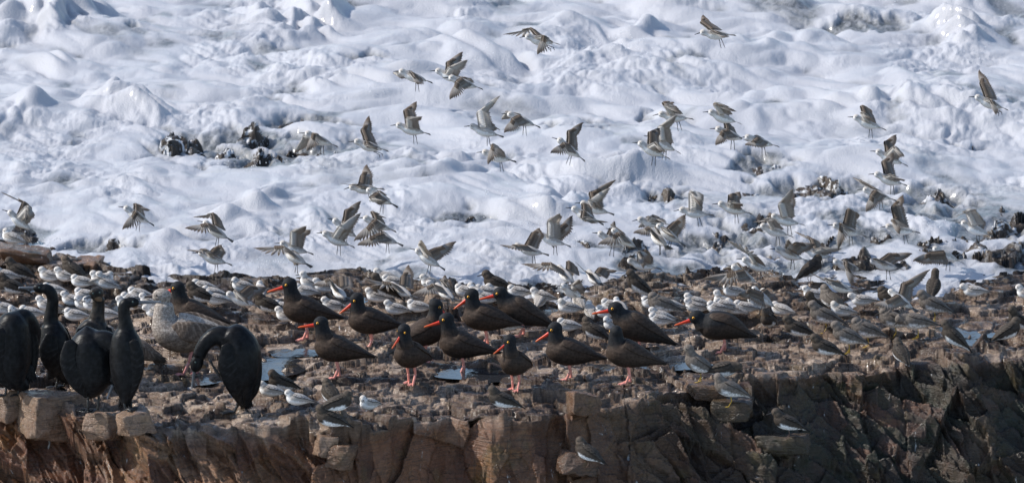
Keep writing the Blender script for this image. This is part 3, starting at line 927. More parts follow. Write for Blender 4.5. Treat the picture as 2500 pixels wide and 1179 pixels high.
for a in [
    (118, 1060, 165, 135, 3, 'big orange brown block below the cormorants, flat topped and cracked', 110, 0.0, 0.35, 0.16, 38, 0.03),
    (24, 1010, 80, 90, 12, 'dark tilted block at the photo\'s edge beside the big orange brown one', 90, 0.1, 0.3, 0.2, 30, 0.0),
    (250, 1062, 90, 80, 7, 'rounded brown block under the preening cormorant\'s feet', 90, 0.0, 0.4, 0.2, -20, 0.0),
    (330, 1050, 80, 70, 9, 'brown block under the tall cormorant, white chips on its side', 90, 0.0, 0.4, 0.2, 25, 0.0),
    (1422, 1008, 80, 62, 5, 'pale boxy block wedged under the brink below the hump backed oystercatcher', 80, 0.25, 0.4, 0.1, 20, 0.03),
    (800, 1108, 62, 60, 21, 'square broken block lying in the notch of the cliff', 70, 0.1, 0.5, 0.15, 10, 0.05),
    (838, 1135, 60, 70, 23, 'tall broken block leaning under the square one in the notch', 60, 0.15, 0.4, 0.15, -25, 0.05),
    (1412, 1165, 110, 60, 27, 'shaded block on the cliff face carrying one turnstone', 90, 0.8, 0.7, 0.1, 15, 0.06),
    (1912, 1100, 130, 60, 29, 'dark weedy block carrying the white bellied turnstone', 100, 0.9, 0.7, 0.1, -10, 0.06),
    (1722, 976, 100, 56, 31, 'stepped block under the slim surfbird', 90, 0.6, 0.7, 0.1, 8, 0.03),
    (1785, 1016, 110, 56, 33, 'wet block under the sleeping surfbird', 90, 0.8, 0.7, 0.1, -14, 0.05),
    (60, 640, 150, 46, 41, 'long dark slab at the far corner where foam washes in', 150, 0.3, 0.6, 0.25, 8, 0.0),
    (215, 655, 80, 30, 43, 'small dark slab just past the turnstone at the foam', 90, 0.2, 0.6, 0.25, -12, 0.0)]:
    boulder(*a)
# the blocks become part of the ground that birds may stand on
bpy.context.view_layer.update()
_bv = []
for o in list(COL.objects):
    if o.name.startswith('boulder'):
        co = np.empty(len(o.data.vertices) * 3, np.float32); o.data.vertices.foreach_get('co', co)
        co = co.reshape(-1, 3)
        M = np.array(o.matrix_world)
        _bv.append(co @ M[:3, :3].T + M[:3, 3])
V = np.vstack([V] + _bv)
GPX, GPY, GD = project(V[:, 0], V[:, 1], V[:, 2])
# ------------------------------------------------------------------ flung drops over the breaking crests
def spray():
    r = random.Random(77)
    Vs, Fs = [], []
    for px, py, n, spread, high in [(1540, 130, 70, 40, 70), (1440, 120, 50, 50, 40), (2140, 40, 60, 80, 40), (2350, 140, 40, 50, 40), (1300, 560, 90, 70, 40), (1380, 600, 60, 60, 30), (1250, 480, 40, 60, 24), (1870, 670, 50, 60, 24), (120, 600, 70, 60, 24), (650, 650, 60, 60, 16), (560, 410, 60, 90, 26), (800, 400, 60, 90, 26), (2280, 560, 60, 90, 26), (1160, 150, 40, 40, 40), (930, 230, 40, 40, 30)]:
        for _ in range(n):
            x = px + r.gauss(0, 1) * spread * 0.6
            g = ground(x, py + r.uniform(-12, 12))
            h = abs(r.gauss(0, 1)) * high * 0.5 * U
            c = np.array((g[0], g[1], g[2] + h + 0.004))
            s = r.choice((0.0014, 0.002, 0.0028, 0.0042))
            o = len(Vs)
            for d in ((1, 0, 0), (-1, 0, 0), (0, 1, 0), (0, -1, 0), (0, 0, 1.2), (0, 0, -1)):
                Vs.append(c + np.array(d) * s)
            for a, b, e in ((0, 2, 4), (2, 1, 4), (1, 3, 4), (3, 0, 4), (2, 0, 5), (1, 2, 5), (3, 1, 5), (0, 3, 5)):
                Fs.append((o + a, o + b, o + e))
    N = Nodes('water_drops')
    N.set(Base_Color=(0.75, 0.76, 0.78), Roughness=0.08, IOR=1.33)
    put('sea_spray', mesh_from('sea_spray', np.array(Vs), Fs, N.m), kind='stuff')
spray()
# ------------------------------------------------------------------ flying sanderlings
UF = 1.0 / 413.0
def unit(v):
    return v / (np.linalg.norm(v) + 1e-12)

_fly = {}
def fly_body():
    if _fly: return _fly
    s = SP['sanderling']
    rows = [(-30, 0, 0.6, 3.0, 2.0), (-18, 0, 0.4, 8.6, 7.0), (-2, 0, -0.8, 12.6, 11.6), (12, 0, -0.2, 12.0, 11.4), (22, 0, 1.6, 8.6, 8.8)]
    parts = [loft(rows, 36, 20), loft([(18, 0, 1.5, 9.2, 9.4), (26, 0, 3.0, 7.8, 8.2), (32, 0, 4.0, 7.6, 8.0)], 10, 18), ell((33, 0, 4.2), (9.2, 7.8, 8.3))]
    Vb, Fb = fuse('body', parts, 0.95, 5)
    nz = vnoise(Vb, 0.2, 7)
    up = sstep(-1.6, 2.4, Vb[:, 2] - 2.0 + 1.5 * nz - 0.04 * Vb[:, 0])
    c = lerp(s['belly'], s['back'], up)
    c = lerp(c, (0.60, 0.55, 0.50), 0.5 * up)
    c = lerp(c, s['dark'], 0.30 * up * sstep(0.05, 0.7, vnoise(Vb, 0.4, 17)))
    rel = Vb - np.array((33, 0, 4.2)); inh = sstep(13, 8.5, np.linalg.norm(rel, axis=1))
    hc = lerp(s['face'], s['head'], sstep(-1, 3, rel[:, 2]))
    hc = lerp(hc, s['dark'], 0.6 * np.exp(-((rel[:, 0] - 1) / 4) ** 2 - ((rel[:, 2] - 0.4) / 1.9) ** 2))
    c = lerp(c, hc, inh)
    _fly['body'] = mesh_from('body', Vb * UF, Fb, PL, c)
    _fly['bill'] = bill_mesh(np.array((41, 0, 3.2)) * UF / U, np.array((55.0, 0, -2.4)) * UF / U, 1.4, 1.6, s['bill'], s['bill'])
    _fly['eye'] = eye_mesh(1.35, (0.008, 0.007, 0.006), 0)
    # spread tail: a fan of ten feathers
    parts, cols = [], []
    for j in range(10):
        a = rad(-24 + 48 * j / 9)
        d = np.array((-math.cos(a), math.sin(a), -0.05)); p = np.array((math.sin(a), math.cos(a), 0))
        v, f = feather(np.array((-24, 1.2 * (j - 4.5) * 0.7, 0.8 + 0.16 * j)), d, p, np.array((0, 0, 1.0)), 23 + (2 if j in (0, 9) else 0) , 3.0)
        mid = abs(j - 4.5) < 2
        dark, edge = ((0.10, 0.085, 0.075), (0.20, 0.18, 0.165)) if mid else ((0.42, 0.40, 0.38), (0.30, 0.28, 0.26))
        parts.append((v, f)); cols.append(lerp(dark, edge, np.tile(np.repeat(np.linspace(0, 1, FSEG + 1), 2), 2)[:len(v)]))
    V_, F_ = join(parts)
    _fly['tail'] = mesh_from('tail', V_ * UF, F_, PW, np.vstack(cols))
    for hang, nm in ((1, 'legs_down'), (0, 'legs_back')):
        kn, ft = ((-14, -16), (-17.5, -25)) if hang else ((-20, -9), (-33, -11))
        P = [tube([(-10, 0, -8), (kn[0], 0, kn[1])], [1.3, 0.75]), tube([(kn[0], 0, kn[1]), (ft[0], 0, ft[1])], [0.8, 0.7])]
        for a in (-0.5, 0, 0.5):
            P.append(tube([(ft[0], 0, ft[1]), (ft[0] - 3.2, a * 4, ft[1] - 6.5)], [0.85, 0.4]))
        v, f = join(P)
        _fly[nm] = mesh_from('leg', v * UF, f, HORN, np.tile(np.array(s['legc']), (len(v), 1)))
    return _fly

FSEG = 5
def feather(base, d, p, n, L, wd, th=0.25):
    """one flight feather: a thin rounded blade from base along d, width direction p, surface normal n"""
    prof = [0.55, 0.92, 1.0, 0.98, 0.80, 0.18]
    V = []
    for sgn in (1, -1):
        for i in range(FSEG + 1):
            s = i / FSEG
            c = base + d * L * s + n * (sgn * th)
            V += [c - p * wd * prof[i] * 0.5 * 1.15, c + p * wd * prof[i] * 0.5 * 0.85]
    m = 2 * (FSEG + 1)
    F = []
    for i in range(FSEG):
        F.append((2 * i, 2 * i + 1, 2 * i + 3, 2 * i + 2))
        F.append((m + 2 * i + 1, m + 2 * i, m + 2 * i + 2, m + 2 * i + 3))
        F.append((2 * i, 2 * i + 2, m + 2 * i + 2, m + 2 * i))
        F.append((2 * i + 3, 2 * i + 1, m + 2 * i + 1, m + 2 * i + 3))
    F.append((0, m, m + 1, 1)); F.append((m - 2, m - 1, 2 * m - 1, 2 * m - 2))
    return np.array(V), F

def wing_mesh(S, W, T, back, side, seed):
    """an open wing between shoulder, wrist and tip (units of 1/413 m), trailing towards back"""
    S, W, T = map(lambda q: np.asarray(q, float), (S, W, T))
    a, h = unit(W - S), unit(T - W)
    la, lh = np.linalg.norm(W - S), np.linalg.norm(T - W)
    c = back - a * np.dot(back, a)
    if np.linalg.norm(c) < 0.25:                                   # arm lies along the body: trail to the side the hand leaves free
        c = np.cross(a, np.cross(h, a)); c = c if np.dot(c, back) >= 0 else -c
    c = unit(c)
    n = np.cross(a, c) * side; n = unit(n)
    nh = np.cross(h, unit(c - h * np.dot(c, h) * 0.9 + 1e-6)) * side
    nh = unit(unit(nh) + 0.8 * n)
    rr = random.Random(seed)
    parts, cols = [], []
    upD, upW = np.array((0.32, 0.25, 0.195)), np.array((0.66, 0.64, 0.615))
    loW, loG = np.array((0.88, 0.86, 0.83)), np.array((0.50, 0.45, 0.40))
    ss = np.linspace(0, 1, FSEG + 1)
    def fcol(bar, dark):
        u = lerp(upW * bar + upD * (1 - bar), dark, sstep(0.50, 0.74, ss))
        l = lerp(loW, loG, sstep(0.45, 1.0, ss))
        up, lo = np.repeat(u, 2, 0).copy(), np.repeat(l, 2, 0)
        up[0::2] = up[0::2] * 0.72 + 0.28 * 0.45                  # paler edge to each feather
        return np.vstack([up, lo])
    PB = max(16.0, min(lh, 60) * 0.30)
    for j in range(10):                                            # primaries, tip side first
        t = j / 9.0
        tq = t ** 1.45
        d = unit(h * (1 - tq) + (c * 0.92 + h * 0.20) * tq + 1e-6)
        base = W + h * (PB * (1 - t) * 0.95 + 2)
        tl = t ** 0.75
        L = (lh - PB * (1 - t) * 0.95 - 2) * (1 - tl) + 29 * tl * (0.8 + 0.2 * min(1, lh / 60)) if lh > PB else lh
        L = max(L, 16)
        nn = unit(nh * (1 - t) + n * t)
        p = unit(np.cross(nn, d))
        v, f = feather(base + nn * (0.22 * j), d, p, nn, L * (0.97 + 0.06 * rr.random()), 7.8)
        parts.append((v, f)); cols.append(fcol(min(1, 0.25 + t * 1.0), upD * (0.62 + 0.5 * t)))
    for j in range(9):                                             # secondaries and tertials
        t = j / 8.0
        d = unit(c + h * 0.20 * (1 - t) - a * 0.34 * t)
        base = W + (S - W) * (0.04 + 0.86 * t) + c * 2
        v, f = feather(base + n * (2.2 + 0.22 * j), d, unit(np.cross(n, d)), n, (28 + 4 * t) * (0.96 + 0.08 * rr.random()), max(7.5, la / 8 * 1.9))
        parts.append((v, f)); cols.append(fcol(1.0 if t < 0.8 else 0.15, lerp(upD * 1.15, (0.30, 0.27, 0.245), np.array(t))))
    for j in range(7):                                             # coverts over the arm
        t = j / 6.0
        base = W + (S - W) * (0.02 + 0.90 * t)
        d = unit(c + h * 0.15 * (1 - t))
        for lay, (L, off, cu) in enumerate(((20, 4.6, (0.38, 0.32, 0.265)), (12.5, 5.4, (0.27, 0.215, 0.17)))):
            v, f = feather(base + n * (off + 0.15 * j), d, unit(np.cross(n, d)), n, L, la / 6 * 1.5 + 2, 0.3)
            cu_ = lerp(cu, (0.36, 0.33, 0.30), sstep(0.75, 1.0, ss) * 0.5)
            parts.append((v, f)); cols.append(np.vstack([np.repeat(cu_, 2, 0), np.tile(loW, (2 * FSEG + 2, 1))]))
        v, f = feather(base - n * (0.9 + 0.1 * j), d, unit(np.cross(n, d)), n, 15, la / 6 * 1.5 + 2, 0.3)
        parts.append((v, f)); cols.append(np.tile(loW * 1.08, (4 * FSEG + 4, 1)))
    for j in range(4):                                             # coverts over the hand
        t = j / 3.0
        base = W + h * PB * 0.9 * t
        v, f = feather(base + nh * (4.6 + 0.15 * j), unit(c * 0.8 + h * 0.55), unit(np.cross(nh, unit(c * 0.8 + h * 0.55))), nh, 14, 8, 0.3)
        parts.append((v, f)); cols.append(np.vstack([np.tile(upD * 0.75, (2 * FSEG + 2, 1)), np.tile(loW, (2 * FSEG + 2, 1))]))
    # the bony leading edge
    tip = W + h * max(PB * 1.1, 10)
    pts = [S, S * 0.5 + W * 0.5 + n * 1.0, W, W * 0.45 + tip * 0.55, tip]
    C = crom(np.array(pts), 22)
    Tn = np.gradient(C, axis=0); Tn /= np.linalg.norm(Tn, axis=1)[:, None] + 1e-9
    A1 = np.cross(np.broadcast_to(n, Tn.shape), Tn); A1 /= np.linalg.norm(A1, axis=1)[:, None] + 1e-9
    A2 = np.cross(Tn, A1)
    r = np.interp(np.linspace(0, 1, 22), [0, 0.3, 0.6, 1], [4.2, 3.4, 2.8, 0.9])
    ang = np.linspace(0, 2 * math.pi, 10, endpoint=False)
    ring = C[:, None] + A1[:, None] * (np.cos(ang)[None, :] * r[:, None])[..., None] + A2[:, None] * (np.sin(ang)[None, :] * r[:, None] * 0.75)[..., None] + n * 1.8
    v = ring.reshape(-1, 3); f = []
    for i in range(21):
        for j in range(10):
            f.append((i * 10 + j, i * 10 + (j + 1) % 10, (i + 1) * 10 + (j + 1) % 10, (i + 1) * 10 + j))
    f.append(tuple(range(9, -1, -1))); f.append(tuple(range(210, 220)))
    rel = (v - np.repeat(C, 10, 0) - n * 1.8) @ n
    parts.append((v, f)); cols.append(lerp((0.58, 0.565, 0.55), (0.085, 0.07, 0.06), sstep(-1.0, 0.6, rel)))
    V_, F_ = join(parts)
    return mesh_from('wing', V_ * UF, F_, PW, np.vstack(cols))

CX, CU, CF = np.array((1.0, 0, 0)), np.array((0, SN, CS)), np.array((0, CS, -SN))
def fly(H, T, A, B, label, away=0, y=None, legs='down', roll=0.0, group='sanderlings in the air'):
    """H head, T tail tip, A and B = (wrist x, wrist y, tip x, tip y) of the nearer and the farther wing, all in photo pixels;
    away: 1 the head points away from the camera, -1 towards it"""
    fb = fly_body()
    low = max(T[1], H[1]) + (45 if legs == 'down' else 20)
    if y is None:
        g = ground((H[0] + T[0]) / 2, min(low, 1150))
        y = min(g[1] - 0.12, 3.3 + 0.9 * ((H[0] * 7 + H[1] * 3) % 100) / 100)
    pm = at_y(H[0] * 0.55 + T[0] * 0.45, H[1] * 0.55 + T[1] * 0.45, y)
    dep = project(*pm)[2]
    q = FOC / dep / 413.0                                          # photo pixels per bird unit here
    d2 = np.array((H[0] - T[0], -(H[1] - T[1]))) / q
    m2 = np.linalg.norm(d2); full = 81.0
    dz = math.sqrt(max(full ** 2 - m2 ** 2, 0)) * (away if away else -0.35)
    f = unit(CX * d2[0] + CU * d2[1] + CF * dz)
    upw = np.array((0, 0, 1.0))
    left = unit(np.cross(upw, f)); up = np.cross(f, left)
    if roll:
        cr, sr = math.cos(rad(roll)), math.sin(rad(roll))
        left, up = left * cr + up * sr, up * cr - left * sr
    M = np.stack([f, left, up], 1)
    b = Bird('sanderling')
    b.r.location = tuple(pm)
    b.r.rotation_euler = Matrix(M.tolist()).to_euler()
    b.part('body', fb['body']); b.part('tail', fb['tail']); b.part('bill', fb['bill'])
    for sd in (1, -1):
        b.part('eye', fb['eye'], np.array((36.5, 6.4 * sd, 5.6)) * UF / U)
        if legs != 'none':
            b.part('leg', fb['legs_down' if legs == 'down' else 'legs_back'], np.array((0 if sd > 0 else 2.5, 3.6 * sd, 0)) * UF / U, (0, (0.05 if sd > 0 else -0.12), 0))
    toward = -CF
    lt = float(np.dot(left, toward))
    for k, wg in ((1, A), (-1, B)):
        if wg is None: continue
        if abs(lt) > 0.55:
            side = 1 if k * lt > 0 else -1
        else:
            mid = (H[0] * 0.6 + T[0] * 0.4)
            side = 1 if (wg[2] - mid) * left[0] > 0 else -1
        S = np.array((15.0, 8.0 * side, 6.5))
        Sw = M @ S
        base2 = np.array(project(*(pm + Sw * UF))[:2])
        def lift(px, py, from_w, from2, L):
            e = np.array((px - from2[0], -(py - from2[1]))) / q
            mm = np.linalg.norm(e)
            z = math.sqrt(max(L * L - mm * mm, 0)) * (-1 if k > 0 else 1)
            return from_w + CX * e[0] + CU * e[1] + CF * z
        Ww = lift(wg[0], wg[1], Sw, base2, 38.0)
        Tw = lift(wg[2], wg[3], Ww, (wg[0], wg[1]), 66.0)
        loc = M.T
        me = wing_mesh(S, loc @ Ww, loc @ Tw, np.array((-1.0, 0, -0.15)), side, int(H[0] + k * 7))
        b.part('wing', me)
    b.r['label'] = label; b.r['category'] = 'sandpiper'; b.r['group'] = group
    return b.r

# ------------------------------------------------------------------ oystercatchers
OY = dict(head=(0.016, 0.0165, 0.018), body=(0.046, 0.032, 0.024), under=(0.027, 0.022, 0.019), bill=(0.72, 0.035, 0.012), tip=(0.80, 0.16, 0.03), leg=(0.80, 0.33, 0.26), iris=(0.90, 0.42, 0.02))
OPOSE = dict(  # trunk rows (x, z, half width, half height), head (x, z, yaw, pitch), neck start
    alert=([(-95, 51, 4, 2), (-72, 58, 13, 9), (-45, 65, 24, 20), (-8, 72, 35, 34), (20, 80, 34, 35), (36, 95, 21, 24)], (35, 136, 0, -14), (28, 104)),
    level=([(-92, 52, 4, 2), (-66, 58, 15, 11), (-38, 64, 27, 25), (-4, 70, 37, 36), (24, 77, 35, 34), (38, 90, 21, 23)], (31, 127, 0, -22), (28, 98)),
    hunch=([(-92, 20, 4, 2), (-70, 32, 13, 9), (-42, 46, 25, 22), (-6, 62, 35, 35), (22, 76, 33, 35), (40, 92, 20, 22)], (50, 109, 0, -12), (38, 92)),
    flat=([(-80, 36, 4, 2), (-60, 43, 14, 10), (-36, 54, 27, 24), (-4, 64, 37, 36), (28, 66, 35, 35), (46, 70, 22, 24)], (60, 85, 0, -16), (46, 74)),
    asleep=([(-95, 46, 4, 2), (-72, 54, 13, 9), (-45, 62, 25, 21), (-8, 72, 36, 35), (20, 82, 34, 36), (33, 97, 21, 24)], (27, 127, -78, -20), (27, 104)),
    straight=([(-90, 46, 4, 2), (-68, 54, 14, 10), (-40, 64, 26, 23), (-4, 74, 35, 36), (20, 84, 33, 35), (32, 100, 19, 23)], (27, 141, -8, -26), (26, 110)))
def oystercatcher(pose, px, py, heading, label, hyaw=0, scale=1.0, hpitch=0, sit=0.0):
    rows2, (hx, hz, y0, p0), (nx, nz) = OPOSE[pose]
    rows = [(x, 0.0, z, a * 0.95, b * 0.94) for x, z, a, b in rows2]
    yaw, pit = rad(y0 + hyaw), rad(p0 + hpitch)
    parts = [loft(rows, 44, 24), loft([(nx - 3, 0, nz - 8, 22, 24), ((nx + hx) / 2, 0, (nz + hz) / 2 - 1, 17.0, 18), (hx - 1, 0, hz - 3, 15.5, 17)], 14, 20),
             ell((hx, 0, hz), (18.5, 15.5, 17.0), yaw, pit)]
    Vb, Fb = fuse('body', parts, 1.7, 6)
    M = np.array(Matrix.Rotation(yaw, 3, 'Z') @ Matrix.Rotation(-pit, 3, 'Y'))
    def Hd(v): return np.array(v) @ M.T + np.array((hx, 0, hz))
    hn = sstep(hz - 38, hz - 16, Vb[:, 2] + 0.25 * (Vb[:, 0] - hx) + 4 * vnoise(Vb, 0.08, 3))
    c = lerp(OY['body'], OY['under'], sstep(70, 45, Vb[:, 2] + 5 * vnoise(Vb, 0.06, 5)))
    c = c * (1 + 0.35 * vnoise(Vb * np.array((0.4, 1, 1)), 0.25, 9))[:, None]
    c = lerp(c, OY['head'], hn)
    b = Bird('oystercatcher')
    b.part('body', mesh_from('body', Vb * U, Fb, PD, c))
    b.part('bill', bill_mesh(Hd((15, 0, -3)), Hd((56, 0, -4.5)), 3.2, 5.0, OY['bill'], OY['tip']))
    for sd in (1, -1):
        ey = b.part('eye', eye_mesh(3.3, OY['iris'], 0.62), Hd((7.5, 12.4 * sd, 3.2)), (0, 0, yaw + (0 if sd > 0 else math.pi)))
        Vw, Fw, u, t = folded_wing(rows, sd, s0=0.88, tip=(rows[0][0] - 6, 3.0, rows[0][2] + 2), lo=1.78, off=2.6, n=70, k=22, rows=11)
        cw = np.array(OY['body']) * (1.0 + 0.5 * ((u * 11 + t * 2) % 1.0 - 0.5))[:, None]
        cw = lerp(cw, np.array((0.062, 0.047, 0.036)), 0.8 * sstep(0.25, 0.02, u))
        cw = lerp(cw, (0.022, 0.019, 0.017), sstep(0.55, 0.9, u) * 0.7)
        b.part('wing', mesh_from('wing', Vw * U, Fw, PD, cw))
        fx = 4.0 if sd > 0 else -9.0
        b.part('leg', leg_mesh((-2, 11 * sd, 44), (-6, 11 * sd, 25), (fx, 11 * sd, 2.2), 3.1, 0.0, 18, OY['leg'], back_toe=False))
    stand(b.r, px, py, heading, sink=0.004 + sit * U, scale=scale)
    b.r['label'] = label; b.r['category'] = 'oystercatcher'; b.r['group'] = 'oystercatchers on the ledge'
    return b.r

# ------------------------------------------------------------------ cormorants and gulls, each shaped for its own pose
def big_bird(name, foot, heads, trunk, neck, head, bill, legs, label, cat, group, mat, colour, wing=None, depth=0.0, voxel=2.2, tails=(), webs=True, eye=None, throat=None, legcol=(0.02, 0.02, 0.02), billcol=((0.07, 0.075, 0.085), (0.17, 0.18, 0.20)), hook=4.0, feet_ground=None):
    """trunk, neck: rows (photo x, photo y, half width seen, half depth, depth offset); the figure stands at photo point foot"""
    fx, fy = foot
    g = ground(*(feet_ground or foot))
    k = 430.0 / (FOC / project(*g)[2])                            # true size at this distance
    def P(x, y, d=0.0): return ((x - fx) * k, d * k, (fy - y) * k / CS)
    parts = []
    def rows(rs): return [(*P(x, y, d), b * k, a * k) for x, y, a, b, d in rs]
    tr = rows(trunk)
    parts.append(loft(tr, 46, 26))
    if neck: parts.append(loft(rows(neck), 40, 22))
    if head:
        hx, hy, la, lb, ang, d = head                              # centre, half length, half height, downward angle in the picture, depth
        p = -rad(ang)
        hc = P(hx, hy, d)
        Vh, Fh = ell((0, 0, 0), (la * k, lb * 0.86 * k, lb * k))
        Mh = np.array(Matrix.Rotation(rad(heads), 3, 'Z') @ Matrix.Rotation(-p, 3, 'Y'))
        parts.append((Vh @ Mh.T + np.array(hc), Fh))
    Vb, Fb = fuse('body', parts, voxel, 6)
    b = Bird(name)
    b.part('body', mesh_from('body', Vb * U, Fb, mat, colour(Vb, tr)))
    if bill:
        (ax, ay, ad), (tx, ty, td), r0 = bill
        b.part('bill', bill_mesh(P(ax, ay, ad), P(tx, ty, td), r0 * 0.8 * k, r0 * k, billcol[0], billcol[1], hook=hook))
    if eye:
        for (ex, ey_, ed) in eye:
            b.part('eye', eye_mesh(2.3, (0.02, 0.05, 0.05) if 'corm' in name else (0.02, 0.015, 0.01), 0), P(ex, ey_, ed))
    if throat:
        tx, ty, ta, td = throat
        V_, F_ = ell(P(tx, ty, td), (ta * 1.5 * k, ta * 0.8 * k, ta * k), 0, rad(-20))
        b.part('throat_patch', mesh_from('throat_patch', V_ * U, F_, PL, np.tile(np.array((0.16, 0.10, 0.06)), (len(V_), 1))))
    for wrows in (wing or ()):
        rs = rows(wrows[0])
        V_, F_ = loft(rs, 44, 20)
        s = np.repeat(np.linspace(0, 1, 44), 20); s = np.concatenate([s, [0, 1]])
        th = np.tile(np.linspace(0, 1, 20, endpoint=False), 44); th = np.concatenate([th, [0, 0]])
        cw = wrows[1](V_, s, th)
        b.part('wing', mesh_from('wing', V_ * U, F_, mat, cw))
    for t0, t1, wd, nf, tc in tails:                               # stiff tail feathers fanned from t0 to t1
        parts = []
        p0, p1 = np.array(P(*t0)), np.array(P(*t1))
        d = unit(p1 - p0); side = unit(np.cross(d, np.array((0, 1.0, 0.15)))); nrm = np.cross(side, d)
        for j in range(nf):
            a = (j / (nf - 1) - 0.5)
            dd = unit(d + side * a * wd)
            parts.append(feather(p0 + side * a * 8 + nrm * 0.35 * j, dd, unit(np.cross(nrm, dd)), nrm, np.linalg.norm(p1 - p0) * (1 - 0.25 * abs(a)), 7.5, 0.5))
        V_, F_ = join(parts)
        b.part('tail', mesh_from('tail', V_ * U, F_, mat, np.tile(np.array(tc), (len(V_), 1)) * (0.8 + 0.4 * _hash(np.arange(len(V_)) // 24, np.arange(len(V_)) * 0, 5))[:, None]))
    for hip, knee, ft, toes in legs:
        h, n_, f = P(*hip), P(*knee), P(*ft)
        b.part('leg', big_leg(h, n_, f, toes, k, webs, legcol))
    b.r.location = (g[0], g[1] + depth, g[2])
    b.r['label'] = label; b.r['category'] = cat
    if group: b.r['group'] = group
    return b.r

def big_leg(h, n_, f, toes, k, webs, col):
    ang, L, r, flat = toes
    parts = [tube([h, n_], [r * 1.5, r * 1.05]), tube([n_, f], [r * 1.1, r])]
    ends = []
    for a in (-0.42, 0.0, 0.42):
        d = np.array((math.cos(rad(ang) + a), math.sin(rad(ang) + a), 0.0)) if flat else np.array((math.cos(rad(ang)) , a * 0.9, math.sin(rad(ang))))
        e = np.array(f) + d * L * k + (np.array((0, 0, -f[2] * 0.0)) if flat else 0)
        ends.append(e)
        mid = (np.array(f) + e) / 2 + np.array((0, 0, r * 0.8))
        parts.append(tube([tuple(f), tuple(mid), tuple(e)], [r * 0.8, r * 0.75, r * 0.35]))
    if webs:
        t0 = np.array(f)
        for p, q in ((ends[0], ends[1]), (ends[1], ends[2])):
            m = (p + q) / 2 * 0.88 + t0 * 0.12
            top = [t0, p, m, q]; bot = [v - np.array((0, 0, 1.2)) for v in top]
            parts.append((np.array(top + bot), [(0, 1, 2, 3), (7, 6, 5, 4), (0, 4, 5, 1), (1, 5, 6, 2), (2, 6, 7, 3), (3, 7, 4, 0)]))
    V_, F_ = join(parts)
    return mesh_from('leg', V_ * U, F_, HORN, np.tile(np.array(col), (len(V_), 1)))

def corm_col(base=(0.0075, 0.0077, 0.0085), brown=0.0):
    def f(Vb, tr):
        c = np.tile(np.array(base), (len(Vb), 1)) * (1 + 0.4 * vnoise(Vb * np.array((1, 1, 0.5)), 0.09, 5))[:, None]
        if brown: c = lerp(c, (0.036, 0.029, 0.023), brown * sstep(-0.3, 0.5, vnoise(Vb, 0.05, 8)))
        return c
    return f
def corm_wing(V_, s, th):
    row = (s * 9 + np.abs(th - 0.5) * 4) % 1.0
    return np.array((0.0080, 0.0080, 0.0085)) * (0.8 + 1.3 * sstep(0.72, 0.95, row) * sstep(0.0, 0.3, s))[:, None]
def gull_col(Vb, tr):
    n1 = vnoise(Vb * np.array((0.55, 1, 1.2)), 0.16, 5); n2 = vnoise(Vb, 0.45, 8)
    c = lerp((0.115, 0.092, 0.075), (0.21, 0.172, 0.142), sstep(-0.45, 0.55, n1 + 0.5 * n2))
    hd = sstep(98, 130, Vb[:, 2] + 0.15 * -Vb[:, 0])
    c = lerp(c, lerp((0.20, 0.168, 0.145), (0.38, 0.34, 0.30), sstep(-0.3, 0.4, n2 + n1 * 0.5)), hd)
    return c
def gull_wing(V_, s, th):
    row = (s * 10 + np.abs(th - 0.5) * 5) % 1.0
    c = lerp((0.095, 0.074, 0.06), (0.20, 0.162, 0.134), sstep(0.6, 0.95, row))
    return lerp(c, (0.05, 0.042, 0.036), sstep(0.72, 0.86, s))
# ------------------------------------------------------------------ cormorants
CG = 'cormorants resting on the front rocks'
big_bird('cormorant', (35, 965), 180, [(70, 945, 9, 10, 0), (45, 925, 30, 30, 0), (32, 880, 50, 46, 0), (32, 825, 50, 46, 0), (40, 785, 38, 38, 0), (46, 768, 20, 24, 4)],
         [(40, 800, 30, 26, 0), (62, 780, 24, 22, 18), (84, 812, 19, 18, 34), (82, 855, 15, 15, 42)], (78, 872, 18, 12, 80, 44), ((74, 884, 46), (66, 918, 48), 5),
         [((20, 930, -8), (18, 948, -8), (16, 963, -8), (200, 24, 2.8, True)), ((48, 930, 8), (48, 948, 8), (46, 965, 8), (200, 24, 2.8, True))],
         'black cormorant cut by the edge of the photo, head tucked behind its hunched back', 'cormorant', CG, PC, corm_col(),
         wing=[([(12, 800, 16, 5, -38), (-2, 850, 22, 5, -44), (8, 905, 16, 4, -34), (30, 945, 5, 3, -18)], corm_wing), ([(75, 800, 12, 5, 20), (84, 850, 14, 6, 24), (82, 900, 10, 5, 20), (76, 930, 4, 3, 12)], corm_wing)],
         tails=[((72, 890, 8), (78, 938, 8), 0.5, 6, (0.011, 0.011, 0.012))], feet_ground=(35, 962))
